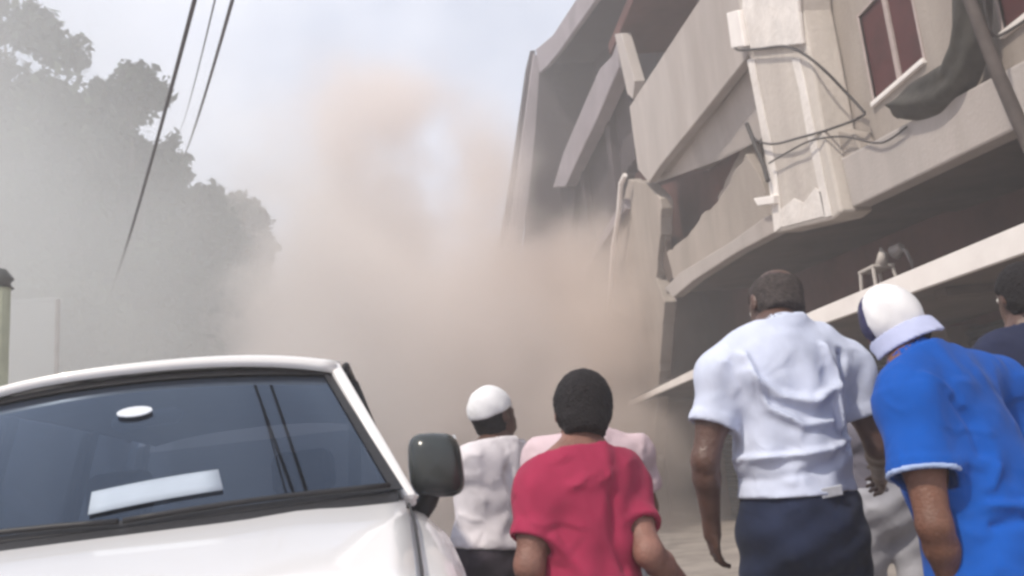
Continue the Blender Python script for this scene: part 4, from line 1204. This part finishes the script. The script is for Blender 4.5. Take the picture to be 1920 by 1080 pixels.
# --- man in the red shirt
Yr = 2.50
p3 = Person('black haired man from behind in a crimson red shirt', joints(
    head=(1092, 772, Yr+.04), neck=(1088, 866, Yr), chest=(1094, 950, Yr), pelvis=(1112, 1200, Yr-.02),
    shL=(1018, 926, Yr-.05), shR=(1164, 910, Yr+.05), elL=(992, 1060, Yr-.10), wrL=(1010, 1170, Yr+.06),
    elR=(1216, 1036, Yr-.10), wrR=(1290, 1110, Yr+.10), step=(0.12, -0.12)), M_skin3, H=1.66, h=0.0075, look=(0.05, 1, 0.10))
p3.hair(M_hair, 0.011, -0.075, rough=0.0035)
Yb = Yr-.12
p3.shirt(M_red, 0.66, -0.03, 0.018, 0.98, seed=2, noise=0.006, sleeve_r=(0.066, 0.068), folds=[
    ([(1060, 912, Yb), (1100, 900, Yb), (1140, 890, Yb)], 0.010, 0.012),
    ([(1090, 905, Yb), (1130, 890, Yb)], -0.010, 0.008),
    ([(1030, 1010, Yb), (1070, 1060, Yb), (1090, 1090, Yb)], 0.012, 0.014),
    ([(1150, 930, Yb), (1150, 1010, Yb), (1175, 1070, Yb)], -0.014, 0.016)])
p3.trousers(M_dark_tr, 0.08, 0.012, 1.15, 8)
p3.shoes(M_shoe)

# --- man in the white cap and tee, beyond the car mirror
Yw = 3.9
p4 = Person('man in a white tee and white cap, dark trousers, beside the car mirror', joints(
    head=(926, 778, Yw), neck=(928, 838, Yw), chest=(926, 905, Yw), pelvis=(922, 1040, Yw),
    shL=(886, 868, Yw-.12), shR=(966, 862, Yw+.12), elL=(900, 950, Yw+.05), wrL=(930, 980, Yw+.25),
    elR=(978, 958, Yw+.08), wrR=(985, 1030, Yw+.25), step=(0.16, -0.10), hup=(-0.34, -0.36, 1)), M_skin, H=1.72, h=0.009, look=(0.8, 0.6, 0.45))
p4.shirt(M_white_tee, 0.75, 0.03, 0.022, 1.08, seed=5, noise=0.007, sleeve_r=(0.078, 0.085), collar=False, folds=[
    ([(926, 880, Yw-.1), (940, 920, Yw-.1), (962, 960, Yw-.1)], -0.016, 0.018)])
p4.trousers(M_dark_tr, 0.10, 0.014, 1.15, 9)
p4.shoes(M_shoe)
p4.cap(M_cap, tilt=-0.1, deep=0.0, size=0.011, brim=None)
p4.hair(M_hair, 0.003, -0.05)

# --- person in pale pink behind the red shirt
Yp = 3.35
p5 = Person('person in a pale pink shirt and cap, mostly hidden behind the red shirted man', joints(
    head=(1098, 768, Yp), neck=(1102, 828, Yp), chest=(1104, 900, Yp), pelvis=(1110, 1060, Yp),
    shL=(1020, 862, Yp), shR=(1186, 852, Yp), elL=(1000, 980, Yp-.05), wrL=(1010, 1060, Yp+.1),
    elR=(1214, 950, Yp+.03), wrR=(1205, 1040, Yp+.15), step=(0.1, -0.14)), M_skin2, H=1.70, h=0.01, look=(0.35, 1, 0.1))
p5.shirt(M_pink, 0.7, 0.02, 0.022, 1.08, seed=6, noise=0.007, collar=True)
p5.trousers(M_grey_tr, 0.10, 0.014, 1.15, 4)
p5.shoes(M_shoe)
p5.cap(M_cap, tilt=0.0, brim=M_capnavy, brim_dir=1, deep=0.005, size=0.016)

# --- person in light grey trousers between the two men
Yg = 3.65
p6 = Person('person in light grey trousers glimpsed between the pale shirt and the blue polo', joints(
    head=(1652, 752, Yg), neck=(1652, 800, Yg), chest=(1656, 846, Yg+.02), pelvis=(1656, 930, Yg+.02),
    shL=(1612, 818, Yg), shR=(1704, 812, Yg), elL=(1640, 884, Yg+.06), wrL=(1650, 930, Yg+.2),
    elR=(1716, 880, Yg-.05), wrR=(1712, 940, Yg+.05), step=(0.18, -0.14)), M_skin, H=1.55, h=0.01, gz=0.146)
p6.hair(M_hair, 0.006)
p6.shirt(M_greyshirt, 0.7, 0.02, 0.02, 1.0, seed=7, noise=0.006, sleeve_r=(0.07, 0.075))
p6.trousers(M_grey_tr, 0.10, 0.014, 1.12, 2)
p6.shoes(M_shoe)

# --- dark clothed person at the right edge
Yd = 3.0
p7 = Person('dark haired person in dark navy at the right edge of the view', joints(
    head=(1918, 556, Yd), neck=(1928, 628, Yd), chest=(1945, 730, Yd), pelvis=(1975, 930, Yd),
    shL=(1872, 676, Yd), shR=(2030, 660, Yd), elL=(1868, 830, Yd-.05), wrL=(1890, 950, Yd+.1),
    elR=(2070, 820, Yd), wrR=(2080, 950, Yd+.1), step=(0.12, -0.12)), M_skin, H=1.80, h=0.01, gz=0.146)
p7.hair(M_hair, 0.010)
p7.shirt(M_navy, 0.7, 0.0, 0.02, 1.05, seed=8, noise=0.006)
p7.trousers(M_navy, 0.10, 0.014, 1.15, 1)
p7.shoes(M_shoe)

# ================================================================== HAZE AND DUST
def vol_box(name, lo, hi, m, label=None, cat=None):
    c = (np.array(lo)+np.array(hi))/2
    mb = MB().box(np.array(lo)-c, np.array(hi)-c)
    o = mb.build(name, m, origin=None); o.location = c
    o['kind'] = 'stuff'
    return o
vol_box('haze', (-150, -150, -1.0), (150, 150, 24.0), volume_mat('haze_air', (0.95, 0.945, 0.965), 0.010))
vol_box('dust_cloud', (-7.0, 15, -0.6), (5.6, 33, 14.5), volume_mat('brown_dust', (0.945, 0.88, 0.842), 1.0, 0.30, seed=3.0, fall=0.95, cz=0.25, noise_amt=2.9))
vol_box('dust_cloud', (0.5, 15.5, -0.6), (7.6, 27, 9.0), volume_mat('thick_tan_dust', (0.92, 0.832, 0.775), 0.95, 0.42, seed=14.0, fall=1.05, cz=0.3, noise_amt=2.0))
vol_box('dust_cloud', (-5, 9.5, -0.6), (4.3, 24, 7.0), volume_mat('low_dust', (0.94, 0.88, 0.852), 0.45, 0.35, seed=8.0, fall=1.0, cz=0.2, noise_amt=1.8))
vol_box('dust_cloud', (-26, 9.5, -0.6), (2.5, 19.0, 15), volume_mat('grey_dust', (0.91, 0.935, 0.935), 0.215, 0.2, seed=5.0, fall=1.5, cz=0.2, noise_amt=1.2))
